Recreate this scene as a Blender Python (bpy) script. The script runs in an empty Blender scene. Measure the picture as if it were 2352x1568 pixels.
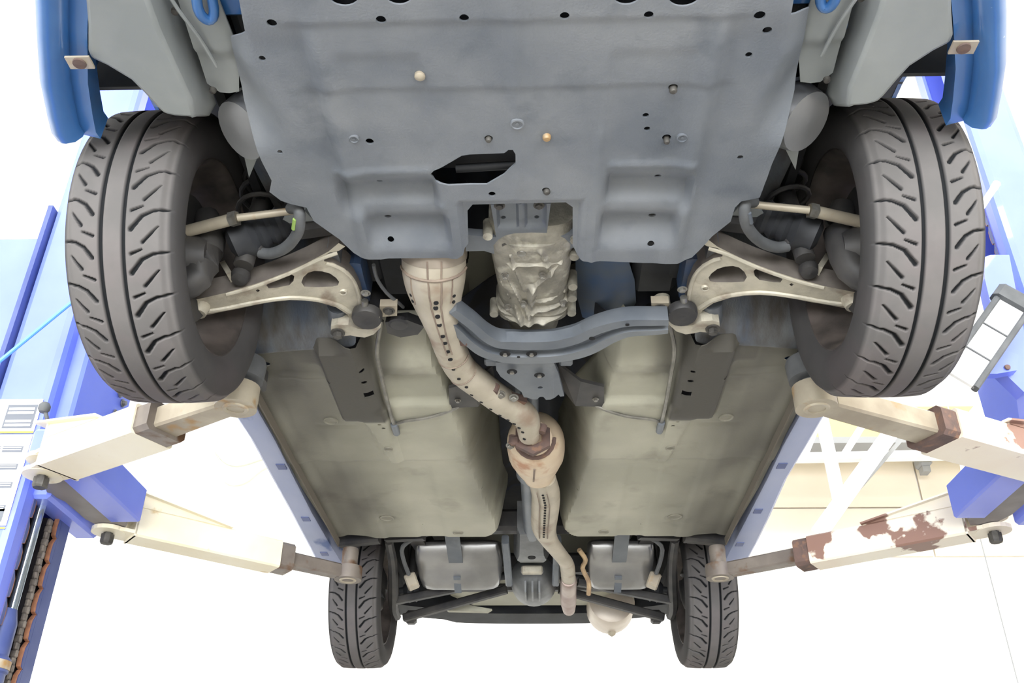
import bpy, math, random
import numpy as np
from mathutils import Vector, Matrix
from mathutils.geometry import delaunay_2d_cdt

# ------------------------------------------------------------------ camera
SC = bpy.context.scene
COL = SC.collection
F_PX = 2168.545
PITCH, YAW, ROLL = math.radians(31.24537), math.radians(-1.81196), math.radians(0.37810)
CAM = np.array([0.03255, 0.0, 1.05])
_f = np.array([math.sin(YAW)*math.cos(PITCH), math.cos(YAW)*math.cos(PITCH), math.sin(PITCH)])
_r0 = np.array([math.cos(YAW), -math.sin(YAW), 0.0])
_u0 = np.cross(_r0, _f)
_r = _r0*math.cos(ROLL) + _u0*math.sin(ROLL)
_u = -_r0*math.sin(ROLL) + _u0*math.cos(ROLL)
cam_data = bpy.data.cameras.new('camera')
cam_data.sensor_width = 36.0
cam_data.lens = F_PX/2352*36.0
cam_data.clip_start = 0.05
cam_obj = bpy.data.objects.new('camera', cam_data)
COL.objects.link(cam_obj)
cam_obj.matrix_world = Matrix(((_r[0], _u[0], -_f[0], CAM[0]), (_r[1], _u[1], -_f[1], CAM[1]),
                               (_r[2], _u[2], -_f[2], CAM[2]), (0, 0, 0, 1)))
SC.camera = cam_obj

# ------------------------------------------------------------------ world, light, exposure
world = bpy.data.worlds.new('world'); SC.world = world
world.use_nodes = True
_bg = world.node_tree.nodes['Background']
_bg.inputs[0].default_value = (0.96, 0.98, 1.0, 1)
_bg.inputs[1].default_value = 15.0
SC.view_settings.view_transform = 'Standard'
SC.view_settings.look = 'None'
SC.view_settings.gamma = 1.0
SC.view_settings.exposure = 0.0
SC.view_settings.use_curve_mapping = False
SC.cycles.max_bounces = 8
SC.cycles.diffuse_bounces = 5
SC.cycles.sample_clamp_indirect = 6.0
SC.cycles.use_denoising = True


def area(name, loc, size, power, rot=(0, 0, 0), color=(1, 1, 1)):
    l = bpy.data.lights.new(name, 'AREA'); l.shape = 'RECTANGLE'
    l.size, l.size_y = size; l.energy = power; l.color = color
    o = bpy.data.objects.new(name, l); COL.objects.link(o)
    o.location = loc; o.rotation_euler = rot
    return o


# added overhead fill lights, out of frame, to brighten walls and floor
for lx in (-3.4, 0.0, 3.4):
    for ly in (-2.0, 2.0, 5.6):
        area('overhead_fill', (lx, ly, 6.2), (1.6, 0.5), 70, color=(1.0, 0.98, 0.92))
_p = area('door_portal', (0, -5.0, 2.4), (9.0, 4.6), 1.0, rot=(math.radians(90), 0, 0))
_p.data.cycles.is_portal = True

# ------------------------------------------------------------------ pixel-to-place helpers
def ray(px, py):
    return _f + _r*(px-1176)/F_PX + _u*(784-py)/F_PX
def on_z(px, py, z):
    d = ray(px, py); return CAM + d*(z-CAM[2])/d[2]
def on_y(px, py, y):
    d = ray(px, py); return CAM + d*y/d[1]
def on_x(px, py, x):
    d = ray(px, py); return CAM + d*(x-CAM[0])/d[0]
FZ = 2.29            # height of the car's flat underside

# ------------------------------------------------------------------ materials
def mat(name, c1, c2=None, rough=0.6, metal=0.0, scale=8.0, lo=0.35, hi=0.65, detail=6.0, bump=0.0, bscale=60.0,
        c3=None, scale3=3.0, lo3=0.55, hi3=0.62, spec=0.5, coat=0.0, stretch=None, attr=None, cattr=None):
    m = bpy.data.materials.new(name); m.use_nodes = True
    nt = m.node_tree; N = nt.nodes; L = nt.links
    b = N['Principled BSDF']
    b.inputs['Roughness'].default_value = rough
    b.inputs['Metallic'].default_value = metal
    b.inputs['Specular IOR Level'].default_value = spec
    b.inputs['Coat Weight'].default_value = coat
    tc = N.new('ShaderNodeTexCoord'); src = tc.outputs['Object']
    if stretch:
        mp = N.new('ShaderNodeMapping'); mp.inputs['Scale'].default_value = stretch
        L.new(src, mp.inputs[0]); src = mp.outputs[0]
    def noise(sc, de=6.0):
        n = N.new('ShaderNodeTexNoise'); n.inputs['Scale'].default_value = sc; n.inputs['Detail'].default_value = de
        L.new(src, n.inputs['Vector']); return n.outputs['Fac']
    def rng(fac, a, z):
        r = N.new('ShaderNodeMapRange'); r.inputs[1].default_value = a; r.inputs[2].default_value = z
        r.clamp = True; L.new(fac, r.inputs[0]); return r.outputs[0]
    def mix(fac, a, c):
        x = N.new('ShaderNodeMix'); x.data_type = 'RGBA'
        L.new(fac, x.inputs[0])
        for k, v in ((6, a), (7, c)):
            if isinstance(v, tuple): x.inputs[k].default_value = (*v, 1)
            else: L.new(v, x.inputs[k])
        return x.outputs[2]
    col = c1
    if c2: col = mix(rng(noise(scale, detail), lo, hi), c1, c2)
    if c3: col = mix(rng(noise(scale3, 8.0), lo3, hi3), col, c3)
    if attr:
        a = N.new('ShaderNodeAttribute'); a.attribute_name = attr
        col = mix(a.outputs['Fac'], col, cattr)
    if isinstance(col, tuple): b.inputs['Base Color'].default_value = (*col, 1)
    else: L.new(col, b.inputs['Base Color'])
    if bump:
        bm = N.new('ShaderNodeBump'); bm.inputs['Strength'].default_value = bump
        bm.inputs['Distance'].default_value = 0.004
        L.new(noise(bscale, 4.0), bm.inputs['Height']); L.new(bm.outputs[0], b.inputs['Normal'])
    return m


def S(r, g, b):     # sRGB 0..255 to linear
    return tuple((x/255/12.92 if x <= 10 else ((x/255+0.055)/1.055)**2.4) for x in (r, g, b))


M = dict(
    tray=mat('undertray_plastic', S(98, 104, 112), S(122, 126, 131), rough=0.62, scale=5, bump=0.2, bscale=220, c3=S(82, 89, 98), scale3=7, lo3=0.58, hi3=0.75),
    pan=mat('dusty_floor_pan', S(150, 149, 134), S(170, 168, 152), rough=0.62, scale=4, bump=0.1, bscale=120, c3=S(128, 125, 112), scale3=6, lo3=0.55, hi3=0.75,
            attr='dirt_shade', cattr=S(52, 49, 44)),
    well=mat('dusty_wheelhouse_paint', S(90, 93, 96), S(72, 82, 98), rough=0.5, scale=6, lo=0.45, hi=0.7, bump=0.3, bscale=90, c3=S(66, 62, 58), scale3=9, lo3=0.45, hi3=0.65, stretch=(2.2, 1, .7)),
    polish=mat('bright_silver_cover', S(186, 188, 190), S(160, 162, 166), rough=0.28, metal=0.7, scale=6),
    plug=mat('floor_plug_grey', S(118, 116, 104), S(134, 131, 118), rough=.6, scale=20),
    notch=mat('skirt_notch_blue', S(84, 96, 140), rough=.5),
    black=mat('black_plastic', S(34, 36, 40), S(52, 54, 58), rough=0.6, scale=9),
    dark=mat('dark_metal', S(46, 46, 48), S(70, 68, 66), rough=0.55, metal=0.2, scale=12),
    liner=mat('wheel_arch_liner', S(126, 131, 132), S(142, 146, 146), rough=0.7, scale=5, bump=0.05),
    archdark=mat('arch_liner_dark', S(62, 64, 66), S(84, 84, 84), rough=0.8, scale=7),
    blue=mat('blue_car_paint', S(44, 92, 150), S(56, 104, 160), rough=0.32, scale=6, coat=0.5, c3=S(150, 165, 180), scale3=45, lo3=0.72, hi3=0.76),
    skirt=mat('dusty_blue_skirt', S(152, 162, 194), S(162, 170, 198), rough=0.5, scale=9, c3=S(92, 112, 162), scale3=7, lo3=0.66, hi3=0.72, stretch=(1, 0.5, 1)),
    alu=mat('cast_aluminium', S(165, 160, 146), S(190, 184, 168), rough=0.5, metal=0.25, scale=18, bump=0.25, bscale=160, c3=S(126, 112, 98), scale3=14, lo3=0.55, hi3=0.72),
    gear=mat('gearbox_casting', S(150, 146, 134), S(120, 117, 108), rough=0.5, metal=0.3, scale=26, bump=0.5, bscale=90, c3=S(184, 180, 166), scale3=20, lo3=0.56, hi3=0.7),
    steel=mat('painted_steel_grey', S(96, 102, 110), S(112, 117, 123), rough=0.45, metal=0.3, scale=9, bump=0.06, c3=S(80, 86, 96), scale3=8, lo3=0.6, hi3=0.75),
    shield=mat('heat_shield', S(164, 156, 140), S(180, 172, 156), rough=0.55, metal=0.25, scale=12, bump=0.12, bscale=70, c3=S(142, 124, 108), scale3=9, lo3=0.55, hi3=0.7),
    shield2=mat('heat_shield_tan', S(190, 170, 146), S(204, 188, 164), rough=0.55, metal=0.2, scale=10, bump=0.1, c3=S(170, 128, 100), scale3=10, lo3=0.6, hi3=0.72),
    rust=mat('rusty_steel', S(108, 86, 78), S(88, 74, 70), rough=0.8, metal=0.2, scale=24, bump=0.3, c3=S(122, 94, 78), scale3=30),
    seam=mat('shield_seam', S(112, 98, 88), S(138, 124, 110), rough=0.7, scale=20),
    silver=mat('silver_tank', S(138, 138, 138), S(166, 166, 166), rough=0.28, metal=0.75, scale=6, bump=0.5, bscale=9),
    diff=mat('differential_casting', S(104, 106, 108), S(124, 126, 127), rough=0.5, metal=0.4, scale=16, bump=0.2),
    bolt=mat('bolt_steel', S(150, 150, 146), S(120, 116, 108), rough=0.4, metal=0.7, scale=40),
    bolt2=mat('dirty_bolt', S(90, 88, 84), S(60, 58, 56), rough=0.6, metal=0.5, scale=40),
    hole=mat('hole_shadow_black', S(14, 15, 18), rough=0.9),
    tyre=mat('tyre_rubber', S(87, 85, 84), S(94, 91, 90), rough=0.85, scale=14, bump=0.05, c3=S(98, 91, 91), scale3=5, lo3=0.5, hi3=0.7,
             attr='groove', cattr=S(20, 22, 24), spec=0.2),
    rim=mat('wheel_alloy_inner', S(96, 88, 84), S(60, 56, 54), rough=0.5, metal=0.4, scale=14),
    cream=mat('cream_lift_paint', S(232, 226, 206), S(222, 212, 184), rough=0.45, scale=4, bump=0.05, c3=S(196, 170, 120), scale3=13, lo3=0.66, hi3=0.74),
    creamrust=mat('peeling_cream_paint', S(226, 220, 204), S(220, 208, 190), rough=0.5, scale=4, bump=0.1, c3=S(130, 100, 88), scale3=7, lo3=0.56, hi3=0.585),
    armdark=mat('bare_arm_steel', S(112, 104, 98), S(134, 126, 118), rough=0.5, metal=0.4, scale=10, c3=S(104, 78, 58), scale3=12, lo3=0.56, hi3=0.66),
    armpale=mat('worn_arm_steel', S(176, 168, 150), S(150, 140, 124), rough=0.5, metal=0.25, scale=9, c3=S(160, 128, 84), scale3=12, lo3=0.58, hi3=0.68),
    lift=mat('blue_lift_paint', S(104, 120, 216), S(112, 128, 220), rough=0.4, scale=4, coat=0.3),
    liftdark=mat('blue_lift_dark', S(52, 66, 120), S(70, 82, 132), rough=0.5, scale=8, coat=0.1),  # darker tone of the lift blue
    orange=mat('worn_orange_edge', S(176, 122, 90), S(140, 98, 76), rough=0.7, scale=40),
    channel=mat('dark_channel', S(36, 34, 38), S(54, 50, 52), rough=0.6, scale=12),
    chain=mat('lift_chain', S(120, 112, 104), S(84, 78, 74), rough=0.5, metal=0.4, scale=50),
    chrome=mat('chrome_rod', S(190, 205, 220), rough=0.15, metal=0.9),
    rubber=mat('grey_rubber', S(88, 90, 92), S(74, 76, 78), rough=0.7, scale=20),
    white=mat('white_panel', S(236, 236, 236), rough=0.5),
    wall=mat('cream_wall', S(244, 238, 226), S(238, 230, 216), rough=0.9, scale=1.5),
    wallwhite=mat('white_wall', S(246, 246, 244), rough=0.9),
    ceil=mat('ceiling_panel', S(210, 212, 214), S(220, 222, 222), rough=0.9, scale=2),
    truss=mat('white_truss_paint', S(238, 238, 234), rough=0.5),
    trussgrey=mat('grey_conduit', S(150, 152, 154), rough=0.5),
    yellow=mat('yellow_beam_paint', S(222, 208, 146), S(212, 198, 134), rough=0.5, scale=3),
    floor=mat('sealed_concrete', S(160, 157, 150), S(148, 145, 138), rough=0.45, scale=2.5),
    label=mat('label_white', S(240, 240, 240), rough=0.5),
    ink=mat('label_ink', S(96, 100, 108), rough=0.6),
    inky=mat('label_yellow', S(236, 216, 70), rough=0.6),
    inkb=mat('label_blue', S(110, 190, 226), rough=0.6),
    lime=mat('lime_paint_mark', S(132, 160, 84), rough=0.6),
    pink=mat('pink_tag', S(190, 110, 120), rough=0.6),
    bulk=mat('dark_bulkhead', S(30, 34, 44), S(56, 72, 98), rough=0.6, scale=4, lo=.48, hi=.7, c3=S(26, 25, 26), scale3=4, lo3=.5, hi3=.58),
    shade_grime=mat('shaded_grimy_casting', S(84, 78, 74), S(104, 98, 92), rough=0.7, scale=20),  # arm side walls: mostly the tray's shade put into the colour, some grime
    seal=mat('sill_seam_dirt', S(96, 90, 80), rough=0.8),
    lipgrey=mat('saddle_grey', S(112, 106, 106), S(128, 122, 120), rough=0.5, scale=10),
    line=mat('brake_line_metal', S(132, 130, 122), S(104, 102, 96), rough=0.4, metal=0.4, scale=30),
)

# ------------------------------------------------------------------ mesh helpers
class MB:
    def __init__(s): s.v = []; s.f = []; s.mi = []
    def add(s, vs, fs, mi=0):
        k = len(s.v); s.v += [tuple(map(float, p)) for p in vs]
        s.f += [tuple(i+k for i in q) for q in fs]; s.mi += [mi]*len(fs)
        return s
    def box(s, c, size, rot=None, mi=0, bev=0.0):
        sx, sy, sz = [d/2 for d in size]
        if bev > 0:     # chamfered box
            b = bev; vs = []
            for x in (-1, 1):
                for y in (-1, 1):
                    for z in (-1, 1):
                        vs += [(x*(sx-b), y*(sy-b), z*sz), (x*(sx-b), y*sy, z*(sz-b)), (x*sx, y*(sy-b), z*(sz-b))]
            import itertools
            pts = [Vector(p) for p in vs]
            fs = hull(pts)
        else:
            pts = [Vector((x*sx, y*sy, z*sz)) for x in (-1, 1) for y in (-1, 1) for z in (-1, 1)]
            fs = [(0, 1, 3, 2), (4, 6, 7, 5), (0, 4, 5, 1), (2, 3, 7, 6), (0, 2, 6, 4), (1, 5, 7, 3)]
        if rot is not None: pts = [rot @ p for p in pts]
        c = Vector(c)
        return s.add([p+c for p in pts], fs, mi)
    def beam(s, a, b, w, h, mi=0, up=(0, 0, 1), w2=None, h2=None, bev=0.0, ext=0.0):
        a, b = Vector(a), Vector(b); d = (b-a).normalized(); a = a-d*ext; b = b+d*ext
        u = Vector(up); sd = d.cross(u).normalized(); u = sd.cross(d).normalized()
        w2 = w if w2 is None else w2; h2 = h if h2 is None else h2
        def ring(p, w, h):
            x, y = w/2, h/2
            if bev:
                c = bev
                q = [(-x+c, -y), (x-c, -y), (x, -y+c), (x, y-c), (x-c, y), (-x+c, y), (-x, y-c), (-x, -y+c)]
            else: q = [(-x, -y), (x, -y), (x, y), (-x, y)]
            return [p+sd*i+u*j for i, j in q]
        return s.loft([ring(a, w, h), ring(b, w2, h2)], mi=mi)
    def loft(s, rings, mi=0, caps=True, closed=True):
        n = len(rings[0]); vs = [p for r in rings for p in r]; fs = []
        for i in range(len(rings)-1):
            for j in range(n if closed else n-1):
                a = i*n+j; b = i*n+(j+1) % n
                fs.append((a, b, b+n, a+n))
        if caps:
            fs.append(tuple(range(n-1, -1, -1))); fs.append(tuple((len(rings)-1)*n+j for j in range(n)))
        return s.add(vs, fs, mi)
    def tube(s, pts, r, n=12, mi=0, smooth=0, squash=1.0):
        pts = [Vector(p) for p in pts]
        rs = list(r) if isinstance(r, (list, tuple)) else [r]*len(pts)
        if smooth: pts, rs = catmull(pts, rs, smooth)
        rings = []; up = Vector((0.13, 0.05, 1)).normalized()
        for i, p in enumerate(pts):
            t = (pts[min(i+1, len(pts)-1)]-pts[max(i-1, 0)]).normalized()
            sd = t.cross(up)
            if sd.length < 1e-3: sd = t.cross(Vector((1, 0, 0)))
            sd.normalize(); uu = sd.cross(t).normalized()
            rings.append([p+(sd*math.cos(a)+uu*math.sin(a)*squash)*rs[i] for a in [2*math.pi*k/n for k in range(n)]])
        return s.loft(rings, mi=mi)
    def lathe(s, prof, org, axis=(0, 0, 1), n=24, mi=0, caps=False):
        ax = Vector(axis).normalized(); t = Vector((1, 0, 0)) if abs(ax.x) < 0.9 else Vector((0, 1, 0))
        e1 = ax.cross(t).normalized(); e2 = ax.cross(e1); org = Vector(org)
        rings = [[org+ax*h+(e1*math.cos(a)+e2*math.sin(a))*max(r, 1e-4) for a in [2*math.pi*k/n for k in range(n)]] for r, h in prof]
        return s.loft(rings, mi=mi, caps=caps)
    def bolt(s, p, axis=(0, 0, -1), r=0.009, h=0.007, mi=0):
        s.lathe([(1e-4, 0), (r*1.5, 0), (r*1.5, h*0.25), (r*1.0, h*0.3)], p, axis, 16, mi)
        return s.lathe([(r, h*0.25), (r, h), (r*0.8, h*1.15), (1e-4, h*1.15)], p, axis, 6, mi)
    def build(s, name, mats, parent=None, smooth=False, loc=None, angle=40):
        me = bpy.data.meshes.new(name)
        me.from_pydata(s.v, [], s.f)
        for m in (mats if isinstance(mats, (list, tuple)) else [mats]): me.materials.append(m)
        if any(s.mi): me.polygons.foreach_set('material_index', s.mi)
        me.validate()
        fix_normals(me)
        if smooth:
            me.polygons.foreach_set('use_smooth', [True]*len(me.polygons))
            try: me.set_sharp_from_angle(angle=math.radians(angle))
            except Exception: pass
        o = bpy.data.objects.new(name, me)
        link(o, parent)
        return o


def fix_normals(me):
    import bmesh
    bm = bmesh.new(); bm.from_mesh(me)
    bmesh.ops.recalc_face_normals(bm, faces=bm.faces[:])
    bm.to_mesh(me); bm.free()


def hull(pts):
    import bmesh
    bm = bmesh.new()
    for p in pts: bm.verts.new(p)
    bm.verts.ensure_lookup_table()
    bmesh.ops.convex_hull(bm, input=bm.verts[:])
    bmesh.ops.dissolve_limit(bm, angle_limit=0.02, verts=bm.verts[:], edges=bm.edges[:])
    bm.verts.index_update()
    idx = {tuple(round(c, 6) for c in p): i for i, p in enumerate(pts)}
    fs = [tuple(idx[tuple(round(c, 6) for c in v.co)] for v in f.verts) for f in bm.faces]
    bm.free(); return fs


def catmull(pts, rs, k):
    P = [pts[0]*2-pts[1]]+pts+[pts[-1]*2-pts[-2]]; R = [rs[0]]+rs+[rs[-1]]
    op, orr = [], []
    for i in range(1, len(P)-2):
        for j in range(k):
            t = j/k; t2, t3 = t*t, t*t*t
            w = (-.5*t3+t2-.5*t, 1.5*t3-2.5*t2+1, -1.5*t3+2*t2+.5*t, .5*t3-.5*t2)
            op.append(sum((P[i-1+q]*w[q] for q in range(4)), Vector((0, 0, 0))))
            orr.append(max(1e-4, sum(R[i-1+q]*w[q] for q in range(4))))
    op.append(pts[-1]); orr.append(rs[-1])
    return op, orr


ROOT = {}
def link(o, parent=None):
    COL.objects.link(o)
    if parent is not None:
        o.parent = parent
        o.matrix_parent_inverse = ROOT[parent.name]
    ROOT[o.name] = Matrix.Identity(4)
    return o


def thing(name, label, cat, loc=(0, 0, 0), group=None):
    o = bpy.data.objects.new(name, None); COL.objects.link(o)
    o.location = loc; ROOT[o.name] = Matrix.Translation(-Vector(loc))
    return tag(o, label, cat, group)


def tag(o, label, cat, group=None):
    o['label'] = label; o['category'] = cat
    if group: o['group'] = group
    return o


def struct(o):
    o['kind'] = 'structure'; return o


def sub(o, parent):      # a sub-part: its parent mesh sits at the world origin frame of the thing
    return o


def inside(P, poly):
    """vectorised point in polygon"""
    x, y = P[:, 0], P[:, 1]; c = np.zeros(len(P), bool); n = len(poly)
    for i in range(n):
        x1, y1 = poly[i]; x2, y2 = poly[(i+1) % n]
        if y1 == y2: continue
        k = ((y1 > y) != (y2 > y)) & (x < (x2-x1)*(y-y1)/(y2-y1)+x1)
        c ^= k
    return c


def refine(poly, step):
    out = []
    for i in range(len(poly)):
        a = np.array(poly[i][:2], float); b = np.array(poly[(i+1) % len(poly)][:2], float)
        n = max(1, int(np.linalg.norm(b-a)/step))
        out += [tuple(a+(b-a)*k/n) for k in range(n)]
    return out


def circle(c, r, n=16, ry=None):
    ry = r if ry is None else ry
    return [(c[0]+r*math.cos(2*math.pi*k/n), c[1]+ry*math.sin(2*math.pi*k/n)) for k in range(n)]


def smoothpoly(poly, k=4):
    """closed catmull-rom through the outline points"""
    n = len(poly); out = []
    for i in range(n):
        p0, p1, p2, p3 = [np.array(poly[(i+d) % n][:2], float) for d in (-1, 0, 1, 2)]
        for j in range(k):
            t = j/k
            out.append(tuple(.5*((2*p1)+(-p0+p2)*t+(2*p0-5*p1+4*p2-p3)*t*t+(-p0+3*p1-3*p2+p3)*t**3)))
    return out


def sheet(name, outer, holes, hf, step, thick, m, parent=None, frame=None, smooth=True, attr=None, wallm=None):
    """A panel: outline + holes meshed with interior points, raised by hf(x, y), given thickness upward.
    frame = (origin, ex, ey, en) places the panel in space; default is the ground plane with z = hf."""
    outer = refine(outer, step*1.5); loops = [outer]+[refine(h, step*1.5) for h in holes]
    xs = [p[0] for p in outer]; ys = [p[1] for p in outer]
    gx, gy = np.meshgrid(np.arange(min(xs)+step*.5, max(xs), step), np.arange(min(ys)+step*.5, max(ys), step))
    G = np.stack([gx.ravel(), gy.ravel()], 1)
    keep = inside(G, outer)
    for h in holes: keep &= ~inside(G, h)
    G = G[keep]
    B = np.array([p for l in loops for p in l])
    # drop grid points hugging the boundary
    if len(G):
        ok = np.ones(len(G), bool)
        for i in range(0, len(G), 4000):
            d = ((G[i:i+4000, None, :]-B[None])**2).sum(2).min(1); ok[i:i+4000] = d > (step*.55)**2
        G = G[ok]
    verts = [Vector(p) for p in B]+[Vector(p) for p in G]
    edges = []; k = 0
    for l in loops:
        edges += [(k+i, k+(i+1) % len(l)) for i in range(len(l))]; k += len(l)
    ov, oe, of, *_ = delaunay_2d_cdt(verts, edges, [], 0, 1e-6)
    P = np.array([(v.x, v.y) for v in ov]); T = np.array([f for f in of if len(f) == 3])
    cen = P[T].mean(1); keep = inside(cen, outer)
    for h in holes: keep &= ~inside(cen, h)
    T = T[keep]
    used = np.unique(T); rem = -np.ones(len(P), int); rem[used] = np.arange(len(used)); P = P[used]; T = rem[T]
    H = hf(P[:, 0], P[:, 1]) if hf else np.zeros(len(P))
    if frame is None: O, ex, ey, en = np.zeros(3), np.array([1, 0, 0.]), np.array([0, 1, 0.]), np.array([0, 0, 1.])
    else: O, ex, ey, en = [np.array(q, float) for q in frame]
    V1 = O+P[:, :1]*ex+P[:, 1:]*ey+H[:, None]*en
    V2 = V1+en*thick
    n = len(P); cnt = {}
    for t in T:
        for a, b in ((t[0], t[1]), (t[1], t[2]), (t[2], t[0])):
            cnt[(a, b)] = cnt.get((a, b), 0)+1
    be = [(a, b) for (a, b) in cnt if (b, a) not in cnt]
    faces = [tuple(t) for t in T[:, ::-1]]+[tuple(t+n) for t in T]+[(a, b, b+n, a+n) for a, b in be]
    me = bpy.data.meshes.new(name)
    me.from_pydata([tuple(v) for v in np.vstack([V1, V2])], [], [tuple(int(i) for i in q) for q in faces])
    me.materials.append(m)
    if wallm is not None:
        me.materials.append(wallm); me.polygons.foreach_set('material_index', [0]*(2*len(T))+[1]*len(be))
    if attr:
        at = me.attributes.new(attr[0], 'FLOAT', 'POINT')
        val = attr[1](P[:, 0], P[:, 1]).astype(np.float32)
        at.data.foreach_set('value', np.concatenate([val, val]))
    fix_normals(me)
    if smooth:
        me.polygons.foreach_set('use_smooth', [True]*len(me.polygons))
        me.set_sharp_from_angle(angle=math.radians(35))
    o = bpy.data.objects.new(name, me)
    return link(o, parent)


def ss(x, a, b):
    t = np.clip((x-a)/(b-a), 0, 1); return t*t*(3-2*t)


def gz(pts, z=FZ):
    return [tuple(on_z(px, py, z)[:2]) for px, py in pts]


def mirror_obj(o, parent, name=None):
    """a handed copy of a part, mirrored left to right through the middle of the car"""
    me = o.data.copy(); n = len(me.vertices)
    co = np.empty(n*3, np.float32); me.vertices.foreach_get('co', co); co[0::3] *= -1
    me.vertices.foreach_set('co', co); me.flip_normals(); me.update()
    c = bpy.data.objects.new(name or o.name.split('.')[0], me)
    return link(c, parent)

# ================================================================== the bay
def slab(name, c, size, m):
    return struct(MB().box(c, size).build(name, m))
slab('floor', (0, 1.8, -0.05), (13.2, 13.8, 0.1), M['floor'])
slab('wall_back', (0, 8.55, 3.3), (13.2, 0.1, 6.6), M['wallwhite'])
slab('wall_left', (-6.55, 1.8, 3.3), (0.1, 13.6, 6.6), M['wallwhite'])
slab('wall_right', (6.55, 1.8, 3.3), (0.1, 13.6, 6.6), M['wall'])
slab('ceiling', (0, 1.8, 6.65), (13.2, 13.8, 0.1), M['ceil'])
_b = MB()
_b.box((-5.55, -5.05, 3.3), (2.1, 0.1, 6.6)); _b.box((5.55, -5.05, 3.3), (2.1, 0.1, 6.6)); _b.box((0, -5.05, 5.65), (9.0, 0.1, 1.9))
struct(_b.build('wall_front', M['wall']))

# cream cladding on the upper back wall, right of the car, with its joint
def wallrect(px0, py0, px1, py1, y, d, b, mi=0):
    p, q = on_y(px0, py0, y), on_y(px1, py1, y)
    b.box(((p[0]+q[0])/2, y+d/2, (p[2]+q[2])/2), (abs(q[0]-p[0]), d, abs(q[2]-p[2])), mi=mi)
_b = MB()
_p, _q = on_y(2060, 1045, 8.46), on_y(2400, 1190, 8.46)
for i, (x0, x1) in enumerate(((0.4, 3.62), (3.64, 6.5))):
    for j, (z0, z1) in enumerate(((3.86, 4.32), (4.335, 4.8), (4.815, 5.4))):
        _b.box(((x0+x1)/2, 8.48, (z0+z1)/2), (x1-x0, 0.03, z1-z0))
struct(_b.build('trim_1', mat('cladding_cream', S(222, 212, 196), S(226, 216, 200), rough=0.9, scale=2)))

# overhead steelwork behind the right hand post
def obar(b, p0, p1, y, w, d=0.05):
    A, B = on_y(*p0, y), on_y(*p1, y)
    b.beam(A, B, d, w, up=(0, 0, 1) if abs(B[0]-A[0]) > abs(B[2]-A[2]) else (1, 0, 0))
def member(name, p0, p1, y, w, m, d, parent):
    b = MB(); obar(b, p0, p1, y, w, d); return b.build(name, m, parent)
YT = 7.0
tr = thing('roof_truss', 'white welded roof truss seen behind the lift arms, with open diagonals', 'truss', on_y(2000, 1000, YT))
member('chord', (1840, 916), (2420, 888), YT, 0.085, M['truss'], 0.08, tr)
member('chord', (1700, 1054), (2420, 1040), YT, 0.06, M['truss'], 0.08, tr)
for kk, (p0, p1, w) in enumerate((((1880, 925), (1928, 1150), 0.09), ((2052, 985), (1880, 1225), 0.12), ((2318, 866), (2240, 960), 0.13), ((2310, 880), (2352, 985), 0.06),
                  ((1880, 965), (1846, 1050), 0.05), ((1982, 975), (1938, 1045), 0.05))):
    member('brace', p0, p1, YT-0.1-.06*kk, w, M['truss'], 0.05, tr)
member('brace', (2070, 1010), (1900, 1205), YT-0.02, 0.03, M['trussgrey'], 0.05, tr)
cb = thing('crane_beam', 'pale yellow overhead beam seen through the truss, above the cream wall', 'beam', on_y(2000, 980, 7.9))
_b = MB()
_p, _q = on_y(1600, 975, 7.9), on_y(2450, 1030, 7.9)
_b.box(((_p[0]+_q[0])/2+0.5, 7.9, (_p[2]+_q[2])/2+0.08), (_q[0]-_p[0]+2.0, 0.2, 0.34)); _b.build('web', M['yellow'], cb)
_b = MB(); _b.box(((_p[0]+_q[0])/2+0.5, 7.86, (_p[2]+_q[2])/2-0.12), (_q[0]-_p[0]+2.0, 0.3, 0.06)); _b.build('flange', M['trussgrey'], cb)
cb2 = thing('crane_beam', 'pale yellow beam high up, seen past the tyre and the blue bumper corner', 'beam', on_y(2200, 220, 5.6))
_b = MB(); _p, _q = on_y(2080, 178, 5.6), on_y(2080, 222, 5.6)
_b.box((4.2, 5.6, (_p[2]+_q[2])/2), (4.6, 0.12, _p[2]-_q[2])); _b.build('web', M['yellow'], cb2)
_b = MB(); _b.box((4.2, 5.62, _q[2]-0.03), (4.6, 0.2, 0.05)); _b.build('flange', M['trussgrey'], cb2)
_b = MB(); A = on_y(1690, 1042, 7.3); B = on_y(2300, 1044, 7.3)
_b.tube([A, (A+B)/2-np.array([0, 0, 0.02]), B], 0.02, 8, smooth=4); _b.build('conduit', M['trussgrey'], tr, smooth=True)
# hanging wire fixing on the cream wall
hw = thing('hanging_wire', 'thin wire with a small white turnbuckle, hanging in front of the cream wall', 'wire', on_y(2208, 1060, 7.6))
_b = MB(); _b.tube([on_y(2208, 1048, 7.6), on_y(2214, 1095, 7.6)], 0.022, 10); _b.build('turnbuckle', M['white'], hw, smooth=True)
_b = MB(); _w = on_y(2214, 1092, 7.6); _b.tube([(_w[0], 7.6, .0), _w], 0.005, 6); _b.build('wire', M['trussgrey'], hw)
_b = MB(); _w = on_y(2208, 1050, 7.6); _b.tube([_w, (_w[0], 7.6, 6.6)], 0.005, 6); _b.build('hanger_rod', M['white'], hw)
_b = MB(); _b.tube([on_y(2195, 1055, 7.6), on_y(2235, 1062, 7.6)], 0.02, 8); _b.build('crossbar', M['white'], hw)
_b = MB(); _p = on_y(2120, 1062, 8.3); _b.box(_p, (0.12, 0.16, 0.1), bev=0.02); _b.box(_p+np.array([0, 0.0, -0.07]), (0.07, 0.1, 0.08)); 
tag(_b.build('wall_bracket', M['trussgrey']), 'small grey box bracketed high on the cream wall under the truss', 'fixture')  # small grey bracket, built as a plain box
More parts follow.
